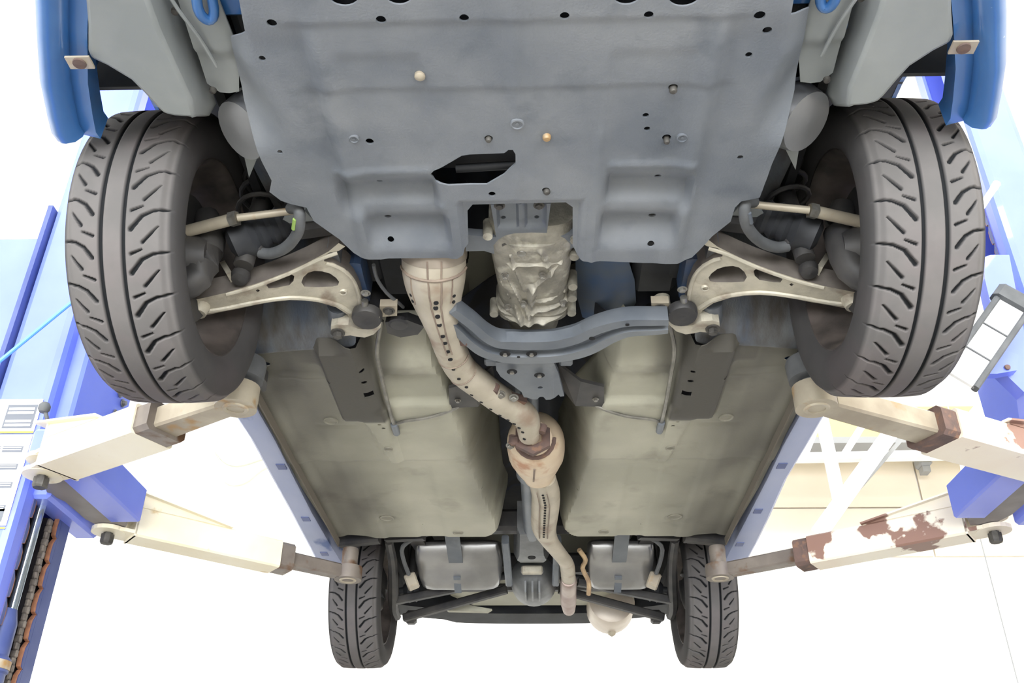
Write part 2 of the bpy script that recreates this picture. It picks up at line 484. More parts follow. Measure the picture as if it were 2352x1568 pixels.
# left wall pipework, pale against the bright wall
_b = MB(); _b.tube([on_y(490, 1040, 7.8), on_y(520, 1105, 7.8), on_y(560, 1108, 7.8), on_y(600, 1078, 7.8), on_y(640, 1060, 7.8)], 0.022, 8, smooth=4)
tag(_b.build('wall_pipe', mat('pale_pipe', S(205, 205, 192), rough=0.6), None, smooth=True), 'pale bent pipe on the white wall, the lower of two beside the side skirt', 'pipe', 'pale pipes on the wall')
_b = MB(); _b.tube([on_y(495, 1015, 7.8), on_y(510, 1052, 7.8), on_y(545, 1068, 7.8), on_y(610, 1050, 7.8)], 0.022, 8, smooth=4)
tag(_b.build('wall_pipe', mat('pale_pipe_grey', S(196, 198, 186), rough=0.6), None, smooth=True), 'pale bent pipe with a small valve on the white wall, the upper of two', 'pipe', 'pale pipes on the wall')
_b = MB(); _p, _q = on_y(610, 1400, 8.3), on_y(500, 900, 8.3)
_b.box(((_p[0]+_q[0])/2+0.2, 8.3, 4.0), (0.6, 0.4, 5.2)); struct(_b.build('trim_2', M['wall']))
_b = MB(); _b.box((on_y(128, 400, 7.9)[0], 7.9, 5.75), (0.35, 0.4, 1.5)); struct(_b.build('trim_3', M['wall']))
# ================================================================== the car
car = thing('car', 'blue car raised on the two post lift, seen from underneath at its front', 'car', (0, 2.9, FZ))
AX_F, AX_R, AX_Z, TR, RT = 1.662, 4.204, 2.281, 0.751, 0.318

# ---- undertray
tray_out = gz([(548, 0), (562, 80), (520, 127), (537, 220), (551, 269), (603, 382), (623, 420), (618, 446), (644, 466), (668, 474), (703, 482), (720, 513),
               (778, 554), (811, 590), (828, 602), (987, 601), (1050, 600), (1063, 592), (1067, 580), (1075, 575), (1073, 500), (1085, 486),
               (1300, 481), (1316, 492), (1316, 580), (1326, 598), (1340, 606), (1480, 612), (1566, 612), (1590, 600), (1636, 548), (1679, 514), (1689, 482),
               (1703, 468), (1746, 459), (1768, 400), (1774, 382), (1806, 313), (1834, 248), (1858, 120), (1868, 60), (1818, 40), (1825, 0)])
tray_out = [(-0.42, 0.62)]+tray_out+[(0.42, 0.62)]
_e = gz([(988, 408), (996, 400), (1017, 389), (1060, 364), (1079, 361), (1158, 358), (1168, 350), (1178, 349), (1184, 358), (1184, 380), (1158, 407), (1118, 430), (1080, 430), (1030, 432), (1000, 426)])
tray_holes = [_e]
for px, r in ((788, .025), (915, .022), (1440, .022), (1572, .026)):
    c = on_z(px, -10, FZ); tray_holes.append(circle(c[:2], r, 24, r*.8))
for px, py, r in ((624, 54, .0085), (875, 46, .0085), (1066, 42, .008), (1297, 37, .008), (1490, 35, .008), (1745, 37, .0095), (848, 334, .008),
                  (1547, 209, .0085), (1532, 325, .0085), (1130, 452, .0075), (869, 445, .006), (1514, 436, .007), (888, 528, .0075), (896, 568, .0075),
                  (1501, 527, .008), (1496, 573, .008), (1484, 274, .006), (1487, 305, .006), (1122, 324, .008), (1254, 443, .008), (1701, 367, .006), (1763, 74, .008), (1721, 132, .006), (642, 355, .005), (601, 140, .006)):
    c = on_z(px, py, FZ); tray_holes.append(circle(c[:2], r, 14))
def tray_h(x, y):
    h = np.zeros_like(x)
    # turned-up side flanges outside the crease
    xc = np.interp(y, [0.6, 1.0, 1.13, 1.25, 1.4], [0.425, 0.428, 0.445, 0.43, 0.42])
    ax = np.abs(x)
    h += 0.05*ss(ax, xc, xc+0.07)*(1-ss(y, 1.2, 1.36))
    # raised long ribs
    for xr in (-0.335, 0.335):
        h -= 0.006*np.exp(-((x-xr)/0.014)**2)*ss(y, 1.0, 1.12)*(1-ss(y, 1.42, 1.5))
    h += 0.006*ss(ax, 0.345, 0.36)*ss(y, 1.02, 1.1)
    h -= 0.004*np.exp(-((x+0.0)/0.012)**2)*(1-ss(y, 1.44, 1.5)); h -= 0.003*np.exp(-((x-0.025)/0.008)**2)*(1-ss(y, 1.44, 1.5))
    h -= 0.003*np.exp(-((x-0.155)/0.008)**2)*ss(y, 1.28, 1.32)
    h += 0.003*ss(ax, 0.155, 0.17)*(1-ss(ax, 0.30, 0.315))*ss(y, 1.10, 1.13)
    h += 0.004*ss(y, 1.035, 1.05)*(1-ss(ax, 0.36, 0.4)) + 0.003*ss(y, 1.185, 1.2)*(1-ss(ax, 0.36, 0.4))
    # louvres: sharp drop behind a lip, ramping back
    for x0, x1, y0, y1 in ((-0.365, -0.175, 1.418, 1.482), (-0.325, -0.16, 1.528, 1.592), (0.178, 0.342, 1.408, 1.478), (0.172, 0.326, 1.528, 1.598)):
        m = ss(x, x0-0.012, x0+0.006)*(1-ss(x, x1-0.006, x1+0.012))
        h += m*0.030*ss(y, y0-.004, y1+.002)*(1-ss(y, y1+.002, y1+.085))
        h -= m*0.004*np.exp(-((y-y0+0.008)/0.010)**2)
    # corner flange by the centre cut-out
    h += 0.012*ss(ax, 0.105, 0.12)*(1-ss(ax, 0.12, 0.16))*0
    d = np.maximum(np.abs(x)-0.118, 1.515-y)
    h += 0.012*(1-ss(d, 0.0, 0.014))
    return h
tray = sheet('undertray', tray_out, tray_holes, lambda x, y: FZ+tray_h(x, y), 0.006, 0.004, M['tray'], car)
for px, py, r in ((1188, 287, .013), (812, 325, .010), (1568, 323, .011)):
    c = on_z(px, py, FZ); _b = MB(); _b.lathe([(r, 0.002), (r, -0.0025), (r*.8, -0.0035), (r*.75, -0.001), (r*.3, -0.0005), (r*.25, -.002), (1e-4, -.002)], (c[0], c[1], FZ+float(tray_h(np.array([c[0]]), np.array([c[1]]))[0])), (0, 0, 1), 20); _b.build('plug', M['tray'], tray, smooth=True)
for px, py, r in ((964, 179, .0095), (1256, 320, .008), (1122, 326, .006), (1256, 446, .007), (1532, 330, .006), (1547, 213, .007)):
    c = on_z(px, py, FZ-0.001); b = MB()
    pale = py in (179, 320)
    b.lathe([(1e-4, -.004), (r*.7, -.003), (r, 0), (r, .012)], (c[0], c[1], FZ+(0.003 if not pale else 0.001)), (0, 0, 1), 16)
    b.build('fastener', M['armpale'] if pale else M['bolt2'], tray, smooth=True)

# ---- front chassis above the tray
for s in (-1, 1):
    _b = MB(); _b.box((s*0.40, 1.35, 2.47), (0.10, 1.2, 0.13), bev=0.015); _b.build('front_rail', M['black'], car)
_b = MB(); _b.box((0.0, 1.20, 2.56), (0.66, 0.75, 0.3), bev=0.05); _b.box((-0.1, 1.42, 2.43), (0.24, 0.14, 0.06), bev=0.02)
_b.tube([(-0.14, 1.40, 2.36), (0.0, 1.40, 2.36)], 0.012, 10); _b.tube([(-0.13, 1.46, 2.35), (0.02, 1.45, 2.35)], 0.009, 10)
_b.build('engine', M['black'], car, smooth=True)
# centre member seen through the cut-out
cm = MB()
ctr = [(1130, 478), (1255, 476), (1262, 540), (1275, 548), (1312, 540), (1314, 575), (1280, 585), (1120, 585), (1078, 580), (1078, 545), (1135, 552)]
csh = gz([(1127, 470), (1265, 468), (1256, 535), (1268, 545), (1316, 538), (1320, 568), (1282, 580), (1240, 588), (1150, 588), (1112, 576), (1070, 577), (1070, 540), (1140, 545)], 2.335)
def cm_h(x, y):
    h = np.full_like(x, 2.335)
    for px in ((1165, 500), (1228, 498)):
        c = on_z(px[0], px[1], 2.335)
        h += 0.012*(1-ss(np.abs(x-c[0]), 0.018, 0.024))*(1-ss(y, 1.625, 1.645))
    return h
ch = [circle(on_z(px, py, 2.335)[:2], r, 12) for px, py, r in ((1156, 509, .0055), (1233, 508, .0055), (1165, 543, .004), (1227, 543, .004), (1197, 559, .007))]
cmo = sheet('centre_member', csh, ch, cm_h, 0.006, 0.02, M['steel'], car)
for px, py in ((1147, 476), (1238, 475), (1160, 562), (1237, 560)):
    _b = MB(); c = on_z(px, py, 2.33); _b.bolt((c[0], c[1], 2.335), r=.008); _b.build('bolt', M['bolt2'], cmo)
_b = MB(); c = on_z(1198, 577, 2.325); _b.lathe([(1e-4, -.01), (.010, -.008), (.012, 0), (.012, .03)], c, (0, 0, 1), 14); _b.build('drain_plug', M['bolt'], cmo, smooth=True)

# ---- gearbox
gb = MB()
rings = []
for y, z, w, h in ((1.64, 2.37, .19, .10), (1.70, 2.36, .20, .12), (1.78, 2.355, .185, .12), (1.88, 2.355, .17, .12), (1.955, 2.36, .165, .12), (1.962, 2.36, .185, .135), (1.99, 2.36, .185, .135), (1.995, 2.365, .15, .11), (2.10, 2.38, .13, .10)):
    rings.append([Vector((0.022+w/2*math.copysign(abs(math.cos(a))**.6, math.cos(a)), y, z+0.02+h/2*math.copysign(abs(math.sin(a))**.6, math.sin(a)))) for a in [2*math.pi*k/28 for k in range(28)]])
gb.loft(rings)
def gb_h(x, y):
    h = np.full_like(x, 2.318); xc = .022; u = (x-xc)
    h += .05*np.clip(np.abs(u)/.095, 0, 1)**3
    def rib(x0, y0, x1, y1, w, a):
        dx, dy = x1-x0, y1-y0; t = np.clip(((u-x0)*dx+(y-y0)*dy)/(dx*dx+dy*dy), 0, 1)
        return a*np.exp(-((np.hypot(u-x0-t*dx, y-y0-t*dy))/w)**2)
    for r in ((-.09, 1.71, -.01, 1.95, .006, .014), (-.085, 1.80, -.03, 1.97, .006, .014), (-.05, 1.72, -.02, 1.85, .005, .010), (.09, 1.72, .0, 1.84, .006, .012), (.0, 1.84, -.01, 1.97, .010, .014),
              (-.09, 1.975, .09, 1.975, .008, .018), (.0, 1.90, .09, 1.88, .005, .012), (.0, 1.935, .09, 1.925, .005, .014), (-.07, 1.75, .07, 1.75, .004, .008), (.02, 1.70, .05, 1.80, .006, .008), (.06, 1.78, .09, 1.95, .006, .010), (-.09, 1.94, -.03, 1.96, .012, .012)):
        h -= rib(*r)
    rs = np.random.RandomState(3)
    for k in range(26):
        cx_, cy_, r_, a_ = rs.uniform(-.08, .08), rs.uniform(1.70, 1.99), rs.uniform(.005, .016), rs.uniform(-.010, .012)
        h += a_*np.exp(-(((u-cx_)/r_)**2+((y-cy_)/r_/rs.uniform(.6, 2))**2))
    return h
for sx, y in ((-.075, 1.975), (.118, 1.975), (-.075, 1.66), (.118, 1.74), (.118, 1.68), (.118, 1.86), (0.118, 1.91)):
    gb.lathe([(1e-4, -.02), (.011, -.02), (.012, .03)], (sx, y, 2.345), (0, 0.2, 1), 12)
gbo = gb.build('gearbox', M['gear'], car, smooth=True, angle=30)
sheet('sump_casting', [(-.066, 1.685), (.108, 1.685), (.114, 1.78), (.108, 1.86), (.112, 2.0), (-.06, 2.0), (-.066, 1.97), (-.058, 1.86)], [], gb_h, .0035, .05, M['gear'], gbo)
for px, py in ((1202, 704), (1166, 712), (1293, 702), (1160, 640), (1246, 640)):
    c = on_z(px, py, 2.30); b = MB(); b.bolt((c[0], c[1], 2.312), r=.006, h=.012); b.build('bolt', M['bolt'], gbo)
_b = MB(); _b.box((0.02, 2.14, 2.40), (.10, .2, .1), bev=.02); _b.build('gearbox_tail', M['dark'], car)

# ---- gearbox crossmember
def path_sheet(name, cl, w0, prof, m, parent, z0=0.0):
    """pressed member: profile (u across, h up) swept along a centreline in plan"""
    pts = [Vector((*p, 0)) for p in cl]; sp, _ = catmull(pts, [1]*len(pts), 8)
    rings = []
    for i, p in enumerate(sp):
        t = (sp[min(i+1, len(sp)-1)]-sp[max(i-1, 0)]).normalized(); nrm = Vector((-t.y, t.x, 0))
        f = i/(len(sp)-1); w = np.interp(f, [q[0] for q in w0], [q[1] for q in w0])
        rings.append([Vector((p.x, p.y, z0))+nrm*u*w+Vector((0, 0, h)) for u, h in prof])
    b = MB(); b.loft(rings); return b.build(name, m, parent, smooth=True, angle=35)
zc = 2.262
cl = gz([(1020, 722), (1062, 756), (1095, 786), (1130, 806), (1180, 814), (1240, 814), (1290, 810), (1340, 797), (1390, 773), (1440, 758), (1500, 755), (1535, 753)], zc)
cross = path_sheet('gearbox_crossmember', cl, [(0, .035), (.2, .045), (.35, .062), (.6, .06), (.8, .045), (1, .035)],
                   [(-1, 0), (-.45, -.003), (-.4, .012), (.1, .013), (.15, -.002), (.75, .0), (.9, .012), (1.1, .03), (1.1, .045), (.9, .045), (-.8, .045), (-1, .03)], M['steel'], car, zc)
for px, py in ((1160, 812), (1221, 812), (1176, 853), (1239, 861)):
    c = on_z(px, py, zc-.002); b = MB(); b.lathe([(1e-4, -.001), (.014, -.001), (.014, -.0005)], c, (0, 0, 1), 18, 0); b.lathe([(.005, -.0008), (.006, -.006), (1e-4, -.007)], c, (0, 0, 1), 12, 1)
    b.build('bolt', [M['hole'], M['bolt']], cross)
_b = MB()
for px, py, r in ((1360, 777, .008), (1441, 746, .005), (1191, 820, .004)):
    c = on_z(px, py, zc-.003); _b.lathe([(1e-4, -.0005), (r, -.0005), (r, .001)], c, (0, 0, 1), 14)
_b.build('hole_rim', M['hole'], cross)
pl = gz([(1138, 832), (1270, 832), (1282, 860), (1296, 914), (1287, 915), (1283, 910), (1275, 917), (1254, 918), (1248, 911), (1240, 911), (1234, 917), (1222, 917), (1212, 913), (1203, 912), (1198, 900), (1150, 865), (1140, 850)], zc+.006)
plate = sheet('transmission_bracket', pl, [circle(on_z(1241, 890, zc+.006)[:2], .007, 14)], lambda x, y: zc+.006+.006*ss(x, .068, .075)-.0*y, .006, .014, M['steel'], car)
for s, px in ((1, 1128), (2, 1300)):
    c = on_z(px, 832, zc+.02); _b = MB(); _b.box((c[0], c[1], zc+.03), (.035, .03, .03), bev=.005); _b.build('mount_lug', M['steel'], cross)

# ---- exhaust: shielded downpipe, catalyst, centre pipe, resonator, muffler
def expt(px, py, r, z=None):
    if z is None: z = float(np.interp(py, [560, 600, 640, 690, 760], [2.335, 2.31, 2.285, 2.262, 2.245]))
    p = on_z(px, py, z); return (p[0], p[1], z+r)
dp = [(993, 540, .070), (993, 620, .074), (993, 655, .075), (994, 690, .0745), (998, 722, .066), (1008, 760, .050), (1020, 795, .042), (1034, 835, .041), (1060, 880, .041), (1105, 915, .040), (1150, 948, .040), (1188, 970, .040), (1210, 990, .038), (1216, 1022, .033)]
b = MB(); b.tube([expt(*q) for q in dp], [q[2] for q in dp], 28, smooth=5)
down = b.build('exhaust_downpipe', M['shield'], car, smooth=True)
b = MB(); q_ = [(993, 545, .073), (993, 590, .076), (993, 620, .077), (993, 650, .0775)]
b.tube([expt(*q) for q in q_], [q[2] for q in q_], 28, smooth=3); b.build('shield_sleeve', mat('dull_heat_shield', S(128, 120, 108), S(146, 136, 124), rough=.6, metal=.2, scale=14, c3=S(104, 84, 72), scale3=10), down, smooth=True)
# pressed seams and vent holes of the shield
def on_pipe(pipe, f, ang, lift=0.001):
    n = len(pipe)-1; i = min(int(f*n), n-1); t = f*n-i
    a, c = Vector(expt(*pipe[i])), Vector(expt(*pipe[i+1])); p = a.lerp(c, t); r = pipe[i][2]*(1-t)+pipe[i+1][2]*t
    d = (c-a).normalized(); sd = d.cross(Vector((0, 0, 1))).normalized(); dn = d.cross(sd).normalized()
    if dn.z > 0: dn = -dn
    return p+(sd*math.sin(ang)+dn*math.cos(ang))*(r+lift), (sd*math.sin(ang)+dn*math.cos(ang))
b = MB()
for f in np.linspace(.28, .52, 8):
    p, nn = on_pipe(dp, f, 0.10); b.lathe([(1e-4, .001), (.0062, .0006), (.0062, -.003)], p, nn, 10)
for f in np.linspace(.56, .97, 12):
    p, nn = on_pipe(dp, f, -0.35 if f > .66 else 0.0); b.lathe([(1e-4, .001), (.0048, .0006), (.0048, -.003)], p, nn, 10)
for f in (.27, .30):
    for a in (.75, -.85):
        p, nn = on_pipe(dp, f, a); b.lathe([(1e-4, .001), (.0045, .0006), (.0045, -.003)], p, nn, 10)
b.build('vent_hole', M['hole'], down)
b = MB()
for a0, a1 in ((-.15, .0), (.28, .3)):
    b.tube([on_pipe(dp, f, a0+(a1-a0)*(f-.1)/.4)[0] for f in np.linspace(.1, .5, 14)], .0022, 6)
b.tube([on_pipe(dp, .18, a)[0] for a in np.linspace(-1.4, 1.4, 16)], .004, 6)
for a in (.65, -.72): b.tube([on_pipe(dp, f, a)[0] for f in np.linspace(.19, .31, 8)], .0018, 6)
b.tube([on_pipe(dp, .555, a)[0] for a in np.linspace(-1.4, 1.4, 14)], .002, 6); b.tube([on_pipe(dp, .62, a)[0] for a in np.linspace(-1.4, 1.4, 14)], .002, 6)
b.build('shield_seam', M['seam'], down, smooth=True)
b = MB()
for px, py in ((1065, 780), (1135, 893), (1245, 985), (1178, 1010)):
    c = on_z(px, py, 2.275); b.lathe([(1e-4, -.012), (.012, -.012), (.014, .012), (1e-4, .012)], c, (0.2, 0, 1), 14)
b.build('shield_clip', M['rust'], down, smooth=True)
b = MB(); c = Vector(expt(1224, 1030, .035)); 
b.lathe([(.03, -.008), (.06, -.008), (.06, .008), (.03, .008)], c, (0, 1, -.1), 6); b.box(c+Vector((-.055, -.004, -.01)), (.03, .02, .03), bev=.006)
b.build('flange', M['rust'], down)
b = MB()
for px, py in ((1172, 1022), (1150, 905), (1180, 912)):
    c = on_z(px, py, 2.27); b.bolt(c, (0, -.4, -1), .009, .01)
b.build('bolt', M['bolt'], down)
b = MB(); p0 = on_z(1132, 905, 2.29); p1 = on_z(1200, 925, 2.29); b.beam(p0, p1, .05, .02); b.build('hanger_plate', M['rust'], down)

cat = [(1228, 1045, .055), (1230, 1058, .08), (1231, 1075, .092), (1232, 1095, .092), (1233, 1106, .087), (1235, 1118, .070), (1239, 1130, .048)]
b = MB(); b.tube([expt(*q) for q in cat], [q[2] for q in cat], 30, smooth=4)
cato = b.build('catalytic_converter', M['shield2'], car, smooth=True)
b = MB(); p0, _n = on_pipe(cat, .35, -.05); p1, _n = on_pipe(cat, .8, -.15); b.beam(p0, p1, .006, .004); b.build('shield_seam', M['seam'], cato)
b = MB(); b.tube([on_pipe(cat, .02, a)[0] for a in np.linspace(-1.6, 1.6, 12)], .008, 8); b.build('rim', M['rust'], cato, smooth=True)

cp = [(1244, 1126, .048), (1254, 1165, .050), (1252, 1205, .050), (1250, 1240, .046), (1262, 1262, .036), (1284, 1288, .032), (1302, 1312, .031), (1306, 1345, .031)]
b = MB(); b.tube([expt(*q) for q in cp], [q[2] for q in cp], 24, smooth=4, squash=.8)
cpo = b.build('centre_pipe', M['shield'], car, smooth=True)
b = MB()
for f in np.linspace(.06, .42, 18):
    p, nn = on_pipe(cp, f, -.05, -.008); b.lathe([(1e-4, .002), (.0042, .0014), (.0042, -.003)], p, nn, 8)
b.build('vent_hole', M['hole'], cpo)
b = MB()
for a in (.3, -.5): b.tube([on_pipe(cp, f, a, -.005)[0] for f in np.linspace(.04, .44, 8)], .002, 6)
b.build('shield_seam', M['seam'], cpo)
b = MB(); b.tube([expt(1306, 1346, .03), expt(1306, 1350, .034), expt(1306, 1362, .034), expt(1306, 1398, .033), expt(1307, 1412, .024)], [.03, .036, .036, .036, .029], 20, smooth=3)
b.build('resonator', mat('rusty_resonator', S(138, 116, 108), S(170, 156, 148), rough=0.5, metal=.3, scale=10), car, smooth=True)
b = MB(); p = [on_y(px, py, y) for px, py, y in ((1330, 1262, 3.75), (1345, 1285, 3.8), (1338, 1305, 3.85), (1352, 1335, 3.9), (1352, 1365, 3.95))]
b.tube(p, .010, 8, smooth=3); b.build('exhaust_hanger', mat('hanger_tan', S(176, 152, 118), S(130, 108, 86), rough=.7, scale=20), car, smooth=True)
b = MB(); C = (0.385, 4.66, 2.385)
b.lathe([(1e-4, 0), (.085, .0), (.11, .012), (.118, .04), (.118, .17), (.112, .20), (.085, .215), (1e-4, .215)], C, (0, 1, -.05), 36)
muf = b.build('muffler', mat('muffler_cream', S(206, 196, 184), S(190, 178, 164), rough=.4, metal=.2, scale=8), car, smooth=True)
b = MB(); b.lathe([(.03, 0), (.018, .045), (1e-4, .055)], (0.39, 4.80, 2.292), (0, .3, -.8), 16); b.build('drain_tip', M['armpale'], muf, smooth=True)

# ---- propshaft
b = MB(); b.tube([(0.0, 2.2, 2.36), (0.0, 2.9, 2.355), (0.005, 3.62, 2.35)], .034, 18)
b.lathe([(.034, 0), (.046, .01), (.046, .05), (.034, .06)], (0.0, 2.98, 2.355), (0, 1, 0), 18)
b.build('propshaft', M['steel'], car, smooth=True)

# ---- floor pan
def mir(pts): return pts+[(-x, y) for x, y in reversed(pts)]
fp_left = [(-0.0, 3.50), (-0.085, 3.50), (-0.125, 3.53), (-0.2, 3.545), (-0.42, 3.54), (-0.60, 3.50), (-0.76, 3.47), (-0.775, 3.0), (-0.775, 2.2), (-0.765, 2.06), (-0.66, 2.04), (-0.57, 2.03), (-0.44, 2.03), (-0.43, 2.05), (0, 2.05)]
fp_out = fp_left+[(-x, y) for x, y in reversed(fp_left[1:-1])]
plugs = [(760, 966, .021), (1668, 958, .021), (888, 1195, .026), (1551, 1192, .026), (1052, 1226, .020), (1387, 1224, .020), (893, 1022, .014), (1538, 1020, .014)]
def pan_h(x, y):
    ax = np.abs(x); h = np.full_like(x, FZ)
    hw = np.interp(y, [1.7, 2.1, 2.35, 2.6, 2.9, 3.1, 3.35, 3.44, 3.49, 3.53], [.20, .19, .15, .115, .10, .10, .085, .09, .115, .17])
    sh = np.interp(y, [1.7, 2.3, 2.8, 3.2, 3.5], [.07, .08, .10, .06, .04])
    h += 0.25*(1-ss(ax, hw-.02, hw+sh))
    # toe boards rise to the bulkhead
    inb = 1-ss(ax, .40, .44)
    h += inb*(0.015*ss(2.40-y, 0, .03)+0.36*np.clip((2.20-y)/.5, 0, 1)**1.2)
    # rails with black underseal
    rl = ss(ax, .395, .415)*(1-ss(ax, .525, .545))*(1-ss(y, 2.42, 2.50))
    h -= 0.028*rl
    rr = ss(ax, np.interp(y, [2.4, 2.8], [.40, .40]), np.interp(y, [2.4, 2.8], [.41, .41]))*(1-ss(ax, np.interp(y, [2.4, 2.8], [.48, .43]), np.interp(y, [2.4, 2.8], [.495, .445])))*ss(y, 2.42, 2.5)*(1-ss(y, 2.76, 2.80))
    h -= 0.012*rr
    # swages
    h += 0.006*ss(y, 2.765, 2.785)
    h += 0.004*ss(ax, .32, .335)*ss(y, 2.8, 2.86)*(1-ss(ax, .42, .44))
    h += 0.006*ss(ax, .60, .64)-0.03*ss(ax, .66, .70)*0
    h -= 0.010*ss(ax, .70, .735)
    h -= 0.004*np.exp(-((y-2.22)/.012)**2)*ss(ax, .52, .56)*(1-ss(ax, .66, .68))
    h += 0.006*ss(2.22-y, 0, .02)*ss(ax, .54, .56)
    h += (0.012*ss(y, 2.235, 2.25)-0.012*ss(y, 2.26, 2.42))*(1-ss(ax, .36, .39))
    h += 0.004*np.exp(-((y-2.52)/.01)**2)*ss(ax, .5, .52)*(1-ss(ax, .62, .64))
    h += 0.03*ss(y, 3.50, 3.56)*1.0
    h += np.clip(2.06-y, 0, .1)*1.2*ss(ax, .44, .5)
    for px, py, r in plugs:
        c = PLUG[(px, py)]; d = np.hypot(x-c[0], y-c[1]); h += .004*(1-ss(d, r+.004, r+.012))*(1 if r > .022 else 0)
    h -= .004*ss(ax, .555, .565)*ss(y, 2.6, 2.7)
    return h
PLUG = {(px, py): on_z(px, py, FZ) for px, py, r in plugs}
def pan_dirt_shade(x, y):  # real dirt and underseal, plus tunnel shade put into the colour
    ax = np.abs(x)
    n = .5+.5*np.sin(x*9.3+1.1)*np.cos(y*7.7+x*3)+.25*np.sin(x*31+y*17)
    d = ss(ax, .36, .64)*(.78+.1*ss(-y, -2.6, -2.2))*(1-.25*n)*(1-.3*ss(y, 2.1, 2.3)*0)
    seal = ss(ax, .39, .41)*(1-ss(ax, .535, .55))*(1-ss(y, 2.44, 2.48))
    seal = np.maximum(seal, .9*ss(ax, .39, .41)*(1-ss(ax, .60, .63))*(1-ss(y, 2.15, 2.17)))
    d = np.maximum(d, seal*.95)
    d = np.maximum(d, .5*np.exp(-((ax-.16)/.06)**2)*ss(y, 2.5, 2.7)*(1-ss(y, 3.1, 3.4)))
    d = np.maximum(d, .75*(1-ss(ax, .04, .13)))  # deep shade of the tunnel, painted in
    toe = ss(ax, .3, .38)*(1-ss(ax, .39, .41))*(1-ss(y, 2.2, 2.35))
    d = np.maximum(d, toe*.7)
    d = np.maximum(d, (1-ss(y, 1.98, 2.06))*(1-ss(ax, .40, .43))*.85)
    return np.clip(d, 0, 1)
fholes = [circle(on_z(px, py, FZ)[:2], r, 12, ry) for px, py, r, ry in ((607, 845, .015, .012), (1816, 832, .015, .012))]
fholes += [circle(on_z(px, py, FZ-.028)[:2], r, 12) for px, py, r in ((830, 857, .007), (836, 880, .008), (1592, 855, .007), (1586, 876, .008))]
for px, py in ((847, 908), (1577, 905)):
    c = on_z(px, py, FZ-.028); fholes.append([(c[0]-.013, c[1]-.013), (c[0]+.013, c[1]-.013), (c[0]+.013, c[1]+.013), (c[0]-.013, c[1]+.013)])
fholes += [circle(on_z(px, py, FZ-.012)[:2], r, 10) for px, py, r in ((872, 974, .006), (881, 984, .006), (1556, 966, .006), (1546, 978, .006))]
fholes += [circle(on_z(px, py, FZ)[:2], r, 10) for px, py, r in ((756, 858, .006), (1665, 849, .006), (970, 1210, .003), (1327, 1132, .003), (1107, 1131, .003), (1472, 1209, .003))]
pan = sheet('floor_pan', fp_out, fholes, pan_h, 0.0085, 0.003, M['pan'], car, attr=('dirt_shade', pan_dirt_shade))
for px, py, r in plugs:
    c = PLUG[(px, py)]; hh = float(pan_h(np.array([c[0]]), np.array([c[1]]))[0])
    b = MB(); b.lathe([(r*1.05, .003), (r*1.0, -.003), (r*.85, -.004), (r*.72, -.001), (1e-4, -.0005)], (c[0], c[1], hh), (0, 0, 1), 28); b.build('floor_plug', M['plug'], pan, smooth=True)
# black sheet added above the pan so its holes read dark
b = MB(); b.box((0, 2.85, 2.80), (1.5, 1.6, .02)); b.build('pan_dark_backing', M['black'], car)
sheet('bulkhead', [(-.45, 1.66), (.45, 1.66), (.45, 2.12), (-.45, 2.12)], [], lambda x, y: 2.44+np.clip(2.10-y, 0, 1)*1.1+.16*(1-ss(np.abs(x), .16, .26))+.02*np.sin(x*40), .02, .004, M['bulk'], car)
for bx, bw in ((-.30, .14), (.33, .12)):
    b = MB(); b.box((bx, 1.92, 2.46), (bw, .20, .10), bev=.02); b.build('bulkhead_box', M['black'], car)
sheet('tunnel_shade_sheet', [(-.25, 2.04), (.25, 2.04), (.20, 2.25), (.14, 2.5), (.10, 2.8), (.10, 3.5), (-.10, 3.5), (-.10, 2.8), (-.14, 2.5), (-.20, 2.25)], [], lambda x, y: FZ+.215-.9*np.clip(np.abs(x)-.07, 0, 1)**1.0, .02, .003, M['bulk'], car)  # dark sheet added to stand for the tunnel's deep shade

fw = gz([(1322, 596), (1380, 590), (1442, 596), (1458, 650), (1462, 705), (1440, 738), (1385, 745), (1338, 738), (1324, 690)], 2.40)
sheet('footwell_panel', fw, [], lambda x, y: 2.40+.03*((x-.22)/.1)**2, .01, .004, mat('dusty_blue_panel', S(62, 84, 116), S(86, 92, 96), rough=.5, scale=9), car)
# tunnel-side brackets, brake lines
for s in (-1, 1):
    q = gz([(1148, 845), (1180, 845)], 2.29)
    b = MB()
    r4 = [Vector((s*x, y, z)) for x, y, z in ((.09, 2.235, 2.33), (.15, 2.275, 2.30), (.215, 2.30, 2.296), (.222, 2.42, 2.296), (.14, 2.42, 2.30), (.09, 2.36, 2.34))]
    b.loft([r4, [v+Vector((0, 0, .01)) for v in r4]]); bo = b.build('heat_shield_bracket', M['dark'], car)
    b = MB(); b.bolt((s*.195, 2.37, 2.296), r=.006); b.build('bolt', M['bolt'], bo)
    b = MB()
    b.tube([(s*.36, 2.0, 2.33), (s*.385, 2.10, 2.30), (s*.388, 2.22, 2.285), (s*.392, 2.40, 2.28), (s*.392, 2.50, 2.283)], .006, 8, smooth=4)
    b.tube([(s*.392, 2.50, 2.283), (s*.36, 2.475, 2.283), (s*.28, 2.45, 2.283), (s*.20, 2.42, 2.30), (s*.15, 2.40, 2.34)], .005, 8, smooth=4)
    lo = b.build('brake_line', M['line'], car, smooth=True)
    b = MB(); b.tube([(s*.392, 2.49, 2.281), (s*.392, 2.55, 2.281)], .011, 10); b.build('line_union', M['steel'], lo, smooth=True)

